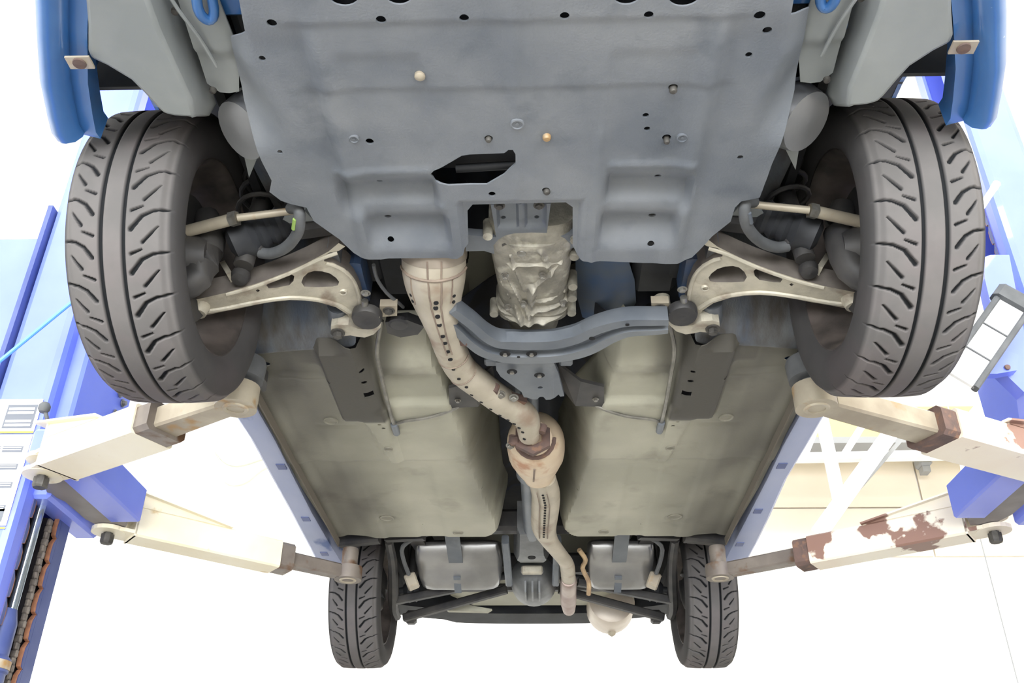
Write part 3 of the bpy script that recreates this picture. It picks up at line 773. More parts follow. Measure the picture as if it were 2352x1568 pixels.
# ---- side skirts
def skirt(s):
    if s < 0:
        out = [(530, 935), (541, 962), (578, 1017), (625, 1102), (669, 1182), (705, 1250), (740, 1315)]
        inn = [(578, 915), (590, 940), (625, 1000), (663, 1076), (713, 1173), (757, 1249), (785, 1292)]
    else:
        out = [(1905, 935), (1893, 962), (1850, 1035), (1803, 1112), (1768, 1192), (1738, 1252), (1706, 1310)]
        inn = [(1862, 915), (1843, 944), (1803, 1016), (1768, 1090), (1716, 1190), (1690, 1240), (1662, 1296)]
    rings = []
    for (a, c) in zip(out, inn):
        A = on_z(*a, 2.275); B = on_z(*c, 2.275); y = (A[1]+B[1])/2
        xo, xi = A[0], B[0]
        prof = [(xi, .03), (xi, .004), (xi+s*.006, 0), (xo-s*.012, 0), (xo, .012), (xo+s*.012, .06), (xo+s*.01, .16), (xo-s*.01, .2), (xi, .2)]
        rings.append([Vector((x, y, 2.272+h)) for x, h in prof])
    b = MB(); b.loft(rings); o = b.build('side_skirt', M['skirt'], car, smooth=True)
    b = MB()   # drain notches along the inner edge
    for (px, py) in (((655, 1072), (710, 1192), (752, 1272)) if s < 0 else ((1787, 1070), (1733, 1174), (1692, 1250))):
        c = on_z(px, py, 2.27); b = MB(); b.box((c[0]+s*.012, c[1], 2.2712), (.028, .04, .004)); b.build('drain_notch', M['notch'], o)
    return o
skirt(-1); skirt(1)
# pinch weld flange
for s in (-1, 1):
    b = MB(); b.box((s*.742, 2.8, 2.272), (.004, 1.4, .03)); b.build('pinch_weld', M['seal'], car)

# ---- inner wheelhouse panels behind the front wheels
def patchgrid(name, rows, m, parent, thick=.004, smooth=True):
    """surface through a grid of points (rows of 3-D points)"""
    R_ = len(rows); C_ = len(rows[0]); b = MB()
    V = [Vector(p) for r in rows for p in r]
    # simple thickness along z
    vs = V+[v+Vector((0, 0.0, thick)) for v in V]; n = len(V); fs = []
    for i in range(R_-1):
        for j in range(C_-1):
            a = i*C_+j; fs.append((a, a+1, a+1+C_, a+C_)); fs.append((a+n, a+C_+n, a+1+C_+n, a+1+n))
    for i in range(R_-1):
        for j in (0, C_-1):
            a = i*C_+j; fs.append((a, a+C_, a+C_+n, a+n))
    for j in range(C_-1):
        for i in (0, R_-1):
            a = i*C_+j; fs.append((a, a+1, a+1+n, a+n))
    b.add(vs, fs); o = b.build(name, m, parent, smooth=smooth)
    sm = o.modifiers.new('subdivision', 'SUBSURF'); sm.levels = 2; sm.render_levels = 2
    return o
for s in (-1, 1):
    rows = []
    for y, z in ((2.08, 2.285), (2.03, 2.30), (1.97, 2.36), (1.90, 2.46), (1.80, 2.60)):
        rows.append([(s*x, y+dy, z+dz) for x, dy, dz in ((.80, .03, 0.0), (.72, .015, 0.0), (.62, 0, 0), (.54, -.01, 0), (.47, -.015, 0), (.425, -.02, 0))])
    patchgrid('wheelhouse_panel', rows, M['well'], car)
    b = MB(); b.box((s*.425, 1.88, 2.47), (.02, .40, .30)); b.build('rail_side', M['well'], car)
    b = MB()     # lighter chassis panel inboard of the strut
    b.loft([[Vector((s*x, y, z)) for x, y, z in q] for q in (((.37, 1.40, 2.42), (.60, 1.48, 2.46), (.60, 1.50, 2.70), (.37, 1.42, 2.70)), ((.40, 1.75, 2.42), (.56, 1.80, 2.44), (.56, 1.82, 2.70), (.40, 1.77, 2.70)))])
    b.build('strut_tower', M['well'], car)
    b = MB(); p = [on_z(px, py, 2.26) for px, py in ((570, 830), (583, 838), (600, 860), (613, 880), (611, 898), (604, 902), (588, 884), (573, 860), (568, 842))]
    pts = [Vector((abs(q[0])*s, q[1], 2.262)) for q in p]
    b.loft([pts, [q+Vector((0, .0, .03)) for q in pts]]); b.build('mud_flap_bracket', M['dark'], car)

# ---- arch liners (dark barrel over each wheel)
def arch(yc, zc, R, x0, x1, a0, a1, s, name, m):
    b = MB(); n = 26; A = []; B = []
    for k in range(n+1):
        a = math.radians(a0+(a1-a0)*k/n)
        A.append((s*x0, yc+R*math.cos(a), zc+R*math.sin(a))); B.append((s*x1, yc+R*math.cos(a), zc+R*math.sin(a)))
    A2 = [(p[0], yc+(p[1]-yc)*1.02, zc+(p[2]-zc)*1.02) for p in A]; B2 = [(p[0], yc+(p[1]-yc)*1.02, zc+(p[2]-zc)*1.02) for p in B]
    b.loft([[A[k], B[k], B2[k], A2[k]] for k in range(n+1)])
    # inner closing wall
    W = [(s*x0, yc, zc)]
    for k in range(n): b.add([A[k], A[k+1], (A[k+1][0]+s*.004, A[k+1][1], A[k+1][2]), (A[k][0]+s*.004, A[k][1], A[k][2]), (s*x0, yc+.6*(A[k][1]-yc), zc+.35), (s*x0, yc+.6*(A[k+1][1]-yc), zc+.35)], [(0, 1, 5, 4)])
    return b.build(name, m, car, smooth=True)
for s in (-1, 1):
    arch(AX_F, 2.36, .375, .56, .90, 20, 172, s, 'front_arch_liner', M['archdark'])
    arch(AX_R, 2.36, .375, .58, .88, 8, 172, s, 'rear_arch_liner', M['archdark'])
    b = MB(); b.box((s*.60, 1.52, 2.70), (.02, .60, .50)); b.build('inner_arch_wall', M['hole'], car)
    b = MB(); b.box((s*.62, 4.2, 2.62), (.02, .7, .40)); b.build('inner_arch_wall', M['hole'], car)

# ---- splash guards in front of the front wheels
for s in (-1, 1):
    P = gz([(190, -60), (200, 60), (200, 118), (208, 135), (245, 152), (300, 185), (330, 215), (360, 248), (376, 262), (400, 268), (425, 270), (448, 270), (438, 225), (400, 145), (362, 60), (318, -60)], 2.30)
    P2 = gz([(190, -60), (200, 60), (200, 118), (208, 135), (245, 152), (300, 185), (330, 215), (360, 248), (376, 262), (402, 266), (434, 266), (472, 272), (494, 238), (462, 150), (437, 90), (398, -60)], 2.30)
    k = .04/1.24
    lo = [Vector((s*abs(x), y, 2.30)) for x, y in P]
    mid = [Vector((s*(abs(x)-(.0 if i < 9 else .004)), y-.006, 2.292 if 0 < i < 15 else 2.30)) for i, (x, y) in enumerate(P)]
    hi = []
    for i, (x, y) in enumerate(P2):
        if i < 11: hi.append(Vector((s*abs(x), y+.012, 2.36)))
        else:
            kk = (2.41-CAM[2])/(2.30-CAM[2]); hi.append(Vector((s*(CAM[0]+(abs(x)-CAM[0])*kk), y*kk, 2.41)))
    b = MB(); b.loft([lo, hi])
    sg = b.build('splash_guard', M['liner'], car, smooth=True, angle=50)
    m_ = sg.modifiers.new('bevel', 'BEVEL'); m_.width = .007; m_.segments = 2; m_.limit_method = 'ANGLE'; m_.angle_limit = math.radians(30)
    # flat bumper underside between guard and tray
    Q = gz([(380, -60), (470, 215), (500, 235), (545, 228), (545, 130), (470, -60)], 2.335)
    Q = [(s*abs(x), y) for x, y in Q]
    up = sheet('lower_panel', Q, [], lambda x, y: 2.345+.006*ss(np.abs(np.abs(x)-.52), .02, .03)+.01*ss(y, 1.14, 1.16), .012, .004, M['liner'], car)
    b = MB(); b.tube([(s*.562, .95, 2.338), (s*.566, 1.02, 2.337), (s*.545, 1.10, 2.337), (s*.535, 1.17, 2.34)], .0035, 8, smooth=3); b.build('panel_bead', M['liner'], up, smooth=True)
    for px, py in ((400, 34), (487, 215)):
        c = on_z(px, py, 2.335); b = MB(); b.lathe([(1e-4, -.003), (.006, -.002), (.007, .004)], (s*abs(c[0]), c[1], 2.342), (0, 0, 1), 14); b.build('clip', M['bolt2'], up, smooth=True)
    # silvered cover behind the tray edge, its tapering bracket below
    c = on_z(1850 if s > 0 else 556, 285, 2.36)
    b = MB(); cx_ = s*(.512 if s < 0 else .522)
    b.lathe([(1e-4, -.055), (.03, -.05), (.05, -.035), (.062, -.01), (.066, .02), (.06, .05), (1e-4, .055)], (cx_, 1.352, 2.385), (s*.55, -.25, -.75), 28)
    co = b.build('horn_cover', M['polish'], car, smooth=True)
    b = MB(); b.lathe([(.066, -.004), (.071, 0), (.066, .004)], (cx_, 1.352, 2.385), (s*.55, -.25, -.75), 28); b.build('rim', M['polish'], co, smooth=True)
    a = [on_z(px, py, 2.36) for px, py in ((552, 320), (592, 360), (572, 408))]
    b = MB(); pts = [Vector((s*abs(q[0]), q[1], 2.36)) for q in a]; b.loft([pts, [q+Vector((0, .0, .02)) for q in pts]]); b.build('horn_bracket', M['liner'], car)
    # tow hook and blue front rail end
    b = MB(); b.box((s*.492, 1.02, 2.40), (.09, .14, .07), bev=.012); b.build('rail_end', M['blue'], car)
    b = MB(); b.tube([(s*.502, .95, 2.33), (s*.522, 1.03, 2.325), (s*.514, 1.06, 2.33), (s*.50, 1.04, 2.335), (s*.494, .95, 2.34)], .009, 10, smooth=4)
    b.build('tow_hook', M['blue'], car, smooth=True)
    b = MB(); b.box((s*.475, 1.16, 2.42), (.06, .26, .07), bev=.02); b.build('crush_tube', M['archdark'], car)

# ---- front bumper corners
def bumper(s):
    # stations run rearward along y; each profile is (x outward, z)
    def prof(f):
        zb = 2.285
        sec = [(.800, zb+.05), (.800, zb+.012), (.806, zb+.002), (.818, zb), (.845, zb), (.868, zb+.008), (.884, zb+.03), (.893, zb+.08), (.905, zb+.2), (.915, zb+.40), (.905, zb+.40), (.89, zb+.2), (.87, zb+.06), (.83, zb+.02), (.81, zb+.05)]
        return sec
    OUT = [(.60, -.52), (.80, -.66), (.981, -.768), (1.059, -.802), (1.164, -.845), (1.24, -.868), (1.285, -.880), (1.305, -.878)]
    rings = []
    b = MB()
    for i, (y, xo) in enumerate(OUT):
        xo = -xo; n_ = .056
        sec = [(xo-n_, 2.34), (xo-n_+.003, 2.305), (xo-n_+.014, 2.292), (xo-n_*.45, 2.288), (xo-n_*.3, 2.289), (xo-.006, 2.297), (xo, 2.312), (xo+.006, 2.36), (xo+.008, 2.45), (xo+.006, 2.60), (xo-.004, 2.72), (xo-.02, 2.72), (xo-.012, 2.60), (xo-.012, 2.45), (xo-.016, 2.36), (xo-.03, 2.315), (xo-n_+.02, 2.312), (xo-n_+.01, 2.34)]
        rings.append([Vector((s*x, y, z)) for x, z in sec])
    b.loft(rings)
    o = b.build('front_bumper', M['blue'], car, smooth=True, angle=50)
    b = MB(); rings = []
    for y, xo in OUT[1:]:
        xo = -xo-.056; yy_ = min(y+.01, 1.312)
        rings.append([Vector((s*(xo+.01), yy_, 2.318)), Vector((s*(xo-.028), yy_, 2.306)), Vector((s*(xo-.030), yy_, 2.36)), Vector((s*(xo+.01), yy_, 2.36))])
    b.loft(rings); b.build('inner_flange', M['blue'], o, smooth=True)
    b = MB(); rings = []
    for z, y in ((2.295, 1.296), (2.36, 1.30), (2.45, 1.302), (2.56, 1.31), (2.70, 1.33)):
        w = .80
        rings.append([Vector((s*(w+.045), y-.004, z)), Vector((s*(w+.07), y+.004, z)), Vector((s*(w+.07), y+.010, z)), Vector((s*(w+.045), y+.002, z))])
    b.loft(rings); b.build('arch_flange', M['blue'], o, smooth=True)
    c = on_z(188 if s < 0 else 2208, 130 if s < 0 else 95, 2.30)
    b = MB(); b.box((s*abs(c[0]), c[1], 2.286), (.042, .026, .004)); b.build('fixing_tab', M['armpale'], o)
    b = MB(); b.lathe([(1e-4, -.004), (.011, -.003), (.012, .002)], (s*abs(c[0]), c[1], 2.284), (0, 0, 1), 14); b.build('screw', M['rust'], o, smooth=True)
    return o
bumper(-1); bumper(1)
b = MB(); b.box((0, .60, 2.36), (1.3, .25, .04)); b.build('bumper_underside', M['tray'], car)

# ---- body shell sides and roof (behind everything; closes the car from other sides)
def body_side(s):
    o = [(.78, 2.72), (1.24, 2.70)]
    arc = lambda yc, a0, a1: [(yc+.375*math.cos(math.radians(a)), 2.36+.375*math.sin(math.radians(a))) for a in np.linspace(a0, a1, 15)]
    P = [(.62, 2.66), (1.20, 2.66), (1.28, 2.52)]+arc(AX_F, 160, 14)+[(2.04, 2.45), (3.82, 2.45)]+arc(AX_R, 166, 0)+[(4.62, 2.42), (4.92, 2.44), (4.95, 3.05), (4.3, 3.25), (3.9, 3.62), (2.7, 3.68), (2.1, 3.28), (.8, 3.0), (.62, 2.8)]
    fr = ((s*.89, 0, 0), (0, 1, 0), (0, 0, 1), (s, 0, 0))
    return sheet('body_side', P, [], lambda y, z: -.16*ss(z, 3.05, 3.7)-.62*np.clip(1.3-y, 0, 1)+.02*ss(z, 2.5, 2.8)*0-.25*ss(y, 4.5, 5.0)**2, .06, .01, M['blue'], car, frame=fr)
body_side(-1); body_side(1)
b = MB()
top = [(.62, 2.80), (.85, 3.0), (2.1, 3.26), (2.7, 3.66), (3.9, 3.60), (4.3, 3.24), (4.95, 3.04), (4.98, 2.46)]
b.loft([[Vector((-w, y, z)), Vector((w, y, z)), Vector((w, y, z+.02)), Vector((-w, y, z+.02))] for (y, z), w in zip(top, (.5, .68, .84, .74, .74, .82, .66, .62))])
b.build('roof_and_bonnet', M['blue'], car, smooth=True)
b = MB(); b.box((0, .62, 2.62), (1.2, .04, .50)); b.build('front_panel', M['blue'], car)

# ---- wheels
def tyre_mesh(mirror):
    pitch_n = 24; nu, nt = 96, 960; half = .094
    u = np.linspace(0, 1, nu)          # 0 outboard .. 1 inboard
    th = np.linspace(0, 2*np.pi, nt, endpoint=False)
    U_, T_ = np.meshgrid(u, th, indexing='ij')
    v = T_/(2*np.pi)*pitch_n
    depth = np.zeros_like(U_)
    def groove(d, w, e=.004): return 1-ss(d, w-e, w+e)
    for uc, w in ((.355, .023), (.585, .023)):
        depth = np.maximum(depth, groove(np.abs(U_-uc), w))
    asp = (2*np.pi*RT/pitch_n)/(2*half)       # pitch length in tread widths
    def seg(a, b_, w0, w1):
        nonlocal depth
        w0, w1 = w0*1.25, w1*1.25
        for k in (-1, 0, 1):
            ax, ay = a[0], (a[1]+k)*asp; bx, by = b_[0], (b_[1]+k)*asp
            vv = (v % 1.0)*asp
            dx, dy = bx-ax, by-ay; t = np.clip(((U_-ax)*dx+(vv-ay)*dy)/(dx*dx+dy*dy), 0, 1)
            d = np.hypot(U_-ax-t*dx, vv-ay-t*dy); depth = np.maximum(depth, groove(d, w0+(w1-w0)*t))
    seg((-.02, .0), (.10, .04), .010, .011); seg((.10, .04), (.19, .16), .011, .013); seg((.19, .16), (.27, .40), .014, .017)
    seg((.06, .36), (.16, .66), .006, .013); seg((.17, .80), (.28, .90), .007, .012)
    q = .28
    seg((1.02, q), (.88, q+.05), .010, .011); seg((.88, q+.05), (.77, q+.17), .011, .014); seg((.77, q+.17), (.66, q+.48), .015, .019)
    seg((.93, q+.42), (.78, q+.78), .006, .014); seg((.77, q+.94), (.66, q+1.04), .007, .012)
    x = -half+2*half*U_
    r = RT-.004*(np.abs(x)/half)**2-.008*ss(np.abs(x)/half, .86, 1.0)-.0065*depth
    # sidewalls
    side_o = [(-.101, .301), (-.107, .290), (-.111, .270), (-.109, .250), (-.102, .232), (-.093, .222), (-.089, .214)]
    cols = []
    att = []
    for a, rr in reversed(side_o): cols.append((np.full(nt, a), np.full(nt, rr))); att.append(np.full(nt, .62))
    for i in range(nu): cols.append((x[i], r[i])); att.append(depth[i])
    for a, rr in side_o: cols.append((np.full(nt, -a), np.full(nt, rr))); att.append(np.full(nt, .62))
    X = np.array([c[0] for c in cols]); Rr = np.array([c[1] for c in cols]); A = np.array(att)
    # left wheel: outboard is -x.  theta 0 faces the front (-y), growing downward
    V = np.stack([X, -Rr*np.cos(th), -Rr*np.sin(th)], -1)
    if mirror: V[..., 0] *= -1
    n = X.shape[0]
    i, j = np.meshgrid(np.arange(n-1), np.arange(nt), indexing='ij')
    a = i*nt+j; b_ = i*nt+(j+1) % nt
    F = np.stack([a, b_, b_+nt, a+nt], -1).reshape(-1, 4)
    if not mirror: F = F[:, ::-1]
    me = bpy.data.meshes.new('tyre')
    me.vertices.add(n*nt); me.vertices.foreach_set('co', V.reshape(-1).astype(np.float32))
    me.loops.add(len(F)*4); me.loops.foreach_set('vertex_index', F.reshape(-1).astype(np.int32))
    me.polygons.add(len(F)); me.polygons.foreach_set('loop_start', np.arange(0, len(F)*4, 4, dtype=np.int32))
    me.polygons.foreach_set('loop_total', np.full(len(F), 4, np.int32))
    me.update(calc_edges=True); me.materials.append(M['tyre'])
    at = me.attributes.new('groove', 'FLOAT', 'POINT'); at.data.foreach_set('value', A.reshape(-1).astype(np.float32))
    me.polygons.foreach_set('use_smooth', [True]*len(F)); me.validate()
    return me
TY = {-1: tyre_mesh(False), 1: tyre_mesh(True)}
def rim_mesh(s):
    b = MB()      # x outward = s
    b.lathe([(.222, -.091), (.214, -.09), (.205, -.078), (.196, -.05), (.19, .0), (.19, .06), (.205, .076), (.222, .086), (.226, .090), (.226, .084), (.212, .072), (.198, .05), (.198, .0), (.204, -.05), (.212, -.074), (.222, -.083)], (0, 0, 0), (s, 0, 0), 56)
    for k in range(10):
        a = 2*math.pi*k/10
        for da in (0,):
            c, sn = math.cos(a), math.sin(a)
            b.beam((s*.075, .05*c, .05*sn), (s*.07, .20*c, .20*sn), .034, .022, up=(s, 0, 0))
    b.lathe([(1e-4, .06), (.06, .06), (.07, .075), (.06, .09), (1e-4, .09)], (0, 0, 0), (s, 0, 0), 24)
    return b
for (yy, name) in ((AX_F, 'front_wheel'), (AX_R, 'rear_wheel')):
    for s in (-1, 1):
        w = rim_mesh(s).build(name, M['rim'], car, smooth=True)
        w.location = (s*(TR+(.005 if yy < 3 else 0)), yy, AX_Z)
        t = bpy.data.objects.new('tyre', TY[s]); link(t, w)
        b = MB(); b.lathe([(.03, .012), (.15, .012), (.152, .0), (.15, -.012), (.03, -.012)], (s*.02, 0, 0), (s, 0, 0), 40); b.lathe([(1e-4, -.07), (.04, -.07), (.055, -.03), (.09, -.02), (.14, -.03), (.145, -.022), (.09, 0), (.03, 0)], (s*.0, 0, 0), (s, 0, 0), 32)
        b.box((s*-.0, -.13, .02), (.09, .05, .13), bev=.012)
        b.build('brake_disc', M['dark'], w, smooth=True)
        b = MB(); b.tube([(s*.0, .0, -.09), (-s*.05, .0, -.05), (-s*.06, 0, .05), (-s*.04, 0, .12)], [.03, .035, .035, .028], 12, smooth=3); b.build('knuckle', M['dark'], w, smooth=True)

# ---- front suspension, built on the left and mirrored
def on_slope(px, py):
    """the control arm plane droops outward"""
    k = -.26; z0, x0 = 2.322, -.375      # z = z0 + k*( |x|-.375 )
    d = ray(px, py); # z = z0 + k*(-x - .375)
    t = (z0-k*.375-CAM[2]+k*(-CAM[0]))/(d[2]+k*d[0])
    return CAM+d*t
arm_px = [(440, 726), (480, 722), (513, 715), (550, 708), (586, 700), (625, 693), (665, 689), (700, 690), (732, 694), (771, 705), (798, 722), (808, 740), (830, 742), (836, 732), (834, 699), (826, 665), (811, 636), (791, 616), (765, 603), (745, 600), (742, 590), (756, 580), (778, 576), (793, 566), (778, 558), (755, 577), (731, 590), (700, 606), (665, 622), (625, 638), (586, 652), (520, 672), (440, 690)]
hole_px = [[(612, 655), (620, 645), (632, 637), (652, 630), (668, 629), (676, 634), (674, 645), (664, 655), (632, 661), (617, 662)],
           [(692, 648), (697, 636), (708, 626), (722, 622), (740, 623), (758, 628), (772, 638), (779, 647), (776, 655), (764, 658), (728, 659), (699, 658)],
           [(587, 667), (592, 664), (597, 667), (592, 671)]]
k = -.26
P3 = [on_slope(*p) for p in arm_px]; H3 = [[on_slope(*p) for p in h] for h in hole_px]
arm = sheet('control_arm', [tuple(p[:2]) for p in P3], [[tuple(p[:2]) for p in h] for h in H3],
            None, .006, .05, M['alu'], car, wallm=M['shade_grime'], frame=((0, 0, 2.322-k*.375), (1, 0, -k), (0, 1, 0), (0, 0, 1)))
def arm_details(s, armo, parent):
    sg = lambda p: Vector((abs(p[0])*s, p[1], p[2]))
    b = MB()
    edge = [(452, 716), (513, 708), (586, 693), (665, 682), (732, 687), (775, 698), (804, 715)]
    b.tube([sg(on_slope(*p))+Vector((0, 0, -.001)) for p in edge], .006, 8, smooth=4)
    edge = [(520, 676), (586, 657), (665, 627), (731, 596), (775, 580)]
    b.tube([sg(on_slope(*p)) for p in edge], .005, 8, smooth=4)
    edge = [(748, 604), (770, 610), (795, 625), (812, 645), (822, 670), (828, 700), (826, 728)]
    b.tube([sg(on_slope(*p)) for p in edge], .005, 8, smooth=4)
    b.build('rib', M['alu'], armo, smooth=True)
    c = sg(on_slope(788, 670)); b = MB(); b.lathe([(.006, -.003), (.009, -.004), (.011, 0), (.011, .01)], c, (0, 0, 1), 16); b.build('boss', M['alu'], armo, smooth=True)
    # rear bushing and its clamp
    zb = 2.285; g = lambda px, py, z=zb: sg(on_z(px, py, z))
    cB = g(842, 734)
    b = MB(); b.lathe([(1e-4, -.0), (.014, -.004), (.02, -.002), (.034, -.002), (.037, .004), (.037, .02), (1e-4, .02)], cB+Vector((0, 0, 0)), (0, .15, 1), 28)
    b.build('bushing', M['dark'], armo, smooth=True)
    out = [(760, 749), (775, 745), (800, 746), (822, 755), (842, 756), (860, 747), (872, 728), (876, 740), (874, 752), (858, 768), (838, 775), (820, 773), (805, 770), (785, 772), (765, 772), (760, 762)]
    p = [g(*q) for q in out]
    b = MB(); b.loft([p, [q+Vector((0, 0, .03)) for q in p]]); br = b.build('bushing_clamp', M['alu'], parent)
    b = MB(); b.bolt(g(776, 763, zb-.001), r=.012, h=.014); b.build('bolt', M['bolt2'], br)
    b = MB(); p = [g(*q, 2.31) for q in ((872, 703), (912, 702), (912, 725), (872, 728))]; b.loft([p, [q+Vector((0, 0, .02)) for q in p]]); t_ = b.build('mount_tab', M['armpale'], parent)
    b = MB(); b.bolt(g(893, 713, 2.309), r=.010, h=.008); b.build('bolt', M['bolt2'], t_)
    b = MB(); b.tube([g(838, 690, 2.31), g(836, 740, 2.29)], .009, 10); b.bolt(g(840, 672, 2.31), r=.008); b.build('arm_stud', M['bolt'], parent, smooth=True)
    # outboard ball joint lug and blade link
    b = MB(); b.lathe([(1e-4, -.02), (.02, -.018), (.026, 0), (.026, .03), (.012, .06)], sg(on_slope(455, 706)), (0, 0, 1), 18); b.build('ball_joint', M['alu'], armo, smooth=True)
    b = MB(); b.beam(sg(on_slope(528, 665))+Vector((0, 0, .03)), sg(on_z(516, 612, 2.33)), .012, .03, up=(0, 1, 0)); b.build('link_bracket', M['alu'], armo)
armR = mirror_obj(arm, car)
arm_details(-1, arm, car); arm_details(1, armR, car)
for s in (-1, 1):
    g = lambda px, py, z: Vector((s*abs(on_z(px, py, z)[0]+.0), on_z(px, py, z)[1], z))
    b = MB(); A, B_, C_ = g(690, 482, 2.345), g(546, 500, 2.33), g(420, 533, 2.318)
    b.tube([A, B_], .0085, 12); b.tube([B_, C_], .0135, 12); tr_ = b.build('tie_rod', M['armpale'], car, smooth=True)
    b = MB(); d = (C_-B_).normalized(); b.lathe([(1e-4, 0), (.017, 0), (.017, .018), (1e-4, .018)], B_, d, 6); b.build('lock_nut', M['bolt'], tr_)
    b = MB(); b.tube([g(668, 478, 2.33), g(684, 480, 2.31), g(688, 500, 2.295), g(685, 530, 2.29), g(670, 555, 2.29), g(650, 572, 2.295), g(622, 582, 2.30), g(596, 580, 2.305)], .0125, 14, smooth=5)
    ab = b.build('anti_roll_bar', M['rubber'], car, smooth=True)
    b = MB(); b.tube([g(677, 503, 2.287), g(674, 526, 2.283)], .0045, 8); b.build('paint_mark', M['lime'] if s < 0 else M['steel'], ab)
    b = MB(); b.tube([g(590, 580, 2.305), g(592, 566, 2.32)], .018, 12); b.tube([g(574, 565, 2.31), g(560, 622, 2.29)], .008, 10); b.lathe([(1e-4, -.02), (.018, -.016), (.022, 0), (.018, .016), (1e-4, .02)], g(553, 632, 2.275), (0, .3, 1), 16)
    b.build('drop_link', M['dark'], car, smooth=True)
    # steering rack boot / subframe ear, drive shaft, spring
    b = MB(); q = [g(700, 484, 2.36), g(722, 508, 2.36), g(716, 520, 2.36), g(680, 528, 2.36), g(620, 546, 2.36), g(652, 500, 2.36)]
    b.loft([q, [v+Vector((0, 0.02, .05)) for v in q]]); b.build('subframe_ear', M['liner'], car)
    b = MB(); b.beam((s*.15, 1.63, 2.40), (s*.50, 1.665, 2.37), .05, .055, bev=.01); b.build('subframe_arm', M['dark'], car)
    b = MB(); b.tube([(s*.12, 1.62, 2.44), (s*.40, 1.65, 2.40)], .014, 14)
    b.lathe([(.02, 0), (.034, .02), (.03, .03), (.04, .045), (.034, .055), (.044, .07), (.036, .08), (.047, .095), (.038, .105), (.05, .12), (.04, .14), (.04, .16), (.02, .17)], (s*.50, 1.66, 2.395), (s, .02, -.5), 28)
    b.build('drive_shaft', M['black'], car, smooth=True)
    b = MB(); pts = []
    for i in range(90):
        a = i*.38; pts.append((s*.60+.05*math.cos(a), 1.68+.05*math.sin(a), 2.40+i*.0028))
    b.tube(pts, .006, 8); b.tube([(s*.62, 1.69, 2.28), (s*.58, 1.68, 2.7)], .022, 16); b.build('strut', M['dark'], car, smooth=True)
    b = MB(); p = [g(x, y, 2.34) for x, y in ((812, 604), (790, 606), (800, 640), (830, 700), (850, 690), (836, 640), (828, 606))]
    b.loft([p, [v+Vector((0, .01, .06)) for v in p]]); b.build('subframe_side', mat('blue_subframe_side', S(48, 74, 112), S(70, 74, 84), rough=.5, scale=9), car)
    b = MB(); b.tube([g(776, 700, 2.33), g(778, 750, 2.33)], .026, 14); b.build('body_mount', M['steel'], car, smooth=True)
b = MB(); b.tube([on_z(*p) for p in ((858, 608, 2.33), (866, 640, 2.33), (888, 672, 2.33), (915, 695, 2.33), (926, 705, 2.34))], .0045, 8, smooth=4); b.build('sensor_cable', M['rubber'], car, smooth=True)
b = MB(); p = [on_z(x, y, 2.31) for x, y in ((885, 740), (935, 735), (975, 750), (960, 768), (920, 775), (890, 765))]; p = [Vector(q) for q in p]
b.loft([p, [v+Vector((0, .01, .03)) for v in p]]); b.lathe([(1e-4, -.004), (.02, -.003), (.026, 0), (.026, .01)], Vector(on_z(915, 745, 2.31)), (0, 0, 1), 18); b.build('exhaust_bracket', M['dark'], car)
b = MB()
for px, py, z in ((1522, 706, 2.33),):
    b.lathe([(1e-4, -.015), (.012, -.012), (.02, 0), (.02, .03)], on_z(px, py, z), (0, 0, 1), 16)
b.build('body_bolt', M['alu'], car, smooth=True)

# ---- rear underbody
for s, x0, x1 in ((-1, -.50, -.125), (1, .235, .52)):
    b = MB(); cx_ = (x0+x1)/2; w = x1-x0
    rings = []
    for y, z0, z1, f in ((3.84, 2.375, 2.395, .90), (3.86, 2.345, 2.41, .96), (3.92, 2.320, 2.43, 1.0), (3.965, 2.308, 2.44, 1.0), (3.99, 2.272, 2.44, .97), (4.05, 2.250, 2.44, .93), (4.08, 2.260, 2.44, .88), (4.10, 2.31, 2.44, .8)):
        r_ = []
        for k in range(20):
            a = 2*math.pi*k/20; c_, s_ = math.cos(a), math.sin(a)
            r_.append(Vector((cx_+w/2*f*math.copysign(abs(c_)**.35, c_), y, (z0+z1)/2+(z1-z0)/2*math.copysign(abs(s_)**.35, s_))))
        rings.append(r_)
    b.loft(rings); tk = b.build('fuel_tank', M['silver'], car, smooth=True, angle=50)
    b = MB(); b.beam((cx_-.01, 3.66, 2.37), (cx_-.01, 3.90, 2.325), .06, .006); b.beam((cx_-.01, 3.975, 2.286), (cx_-.01, 4.06, 2.244), .03, .008); b.build('tank_strap', M['steel'], tk)
b = MB()
rings = [[Vector((x*w, y, z)) for x, z in ((-1, z0+.03), (-.8, z0), (.8, z0), (1, z0+.03), (1, z0+.14), (-1, z0+.14))] for y, w, z0 in ((3.56, .055, 2.325), (3.66, .058, 2.315), (3.74, .062, 2.30), (3.80, .075, 2.30), (3.86, .06, 2.31))]
b.loft(rings); nose = b.build('differential_nose', M['diff'], car, smooth=True, angle=45)
b = MB(); b.lathe([(1e-4, -.001), (.016, -.001), (.017, .004)], (0.0, 3.76, 2.298), (0, 0.1, 1), 16); b.build('hole_rim', M['hole'], nose)
b = MB()
b.lathe([(1e-4, -.11), (.05, -.10), (.085, -.05), (.10, .0), (.105, .08), (.10, .13), (1e-4, .14)], (0.005, 4.14, 2.34), (0, 1, 0), 28)
for x in (-.03, 0, .03): b.box((x, 4.10, 2.26), (.008, .14, .05))
b.box((0.0, 3.95, 2.31), (.10, .05, .03), bev=.008)
b.build('differential', M['diff'], car, smooth=True, angle=45)
b = MB(); b.box((0, 3.93, 2.30), (.09, .03, .035), bev=.006); b.build('differential_flange', M['alu'], car)
for s in (-1, 1):
    b = MB(); b.beam((s*.105, 3.66, 2.34), (s*.10, 4.02, 2.275), .03, .04, bev=.006); b.build('differential_arm', M['steel'], car)
b = MB()
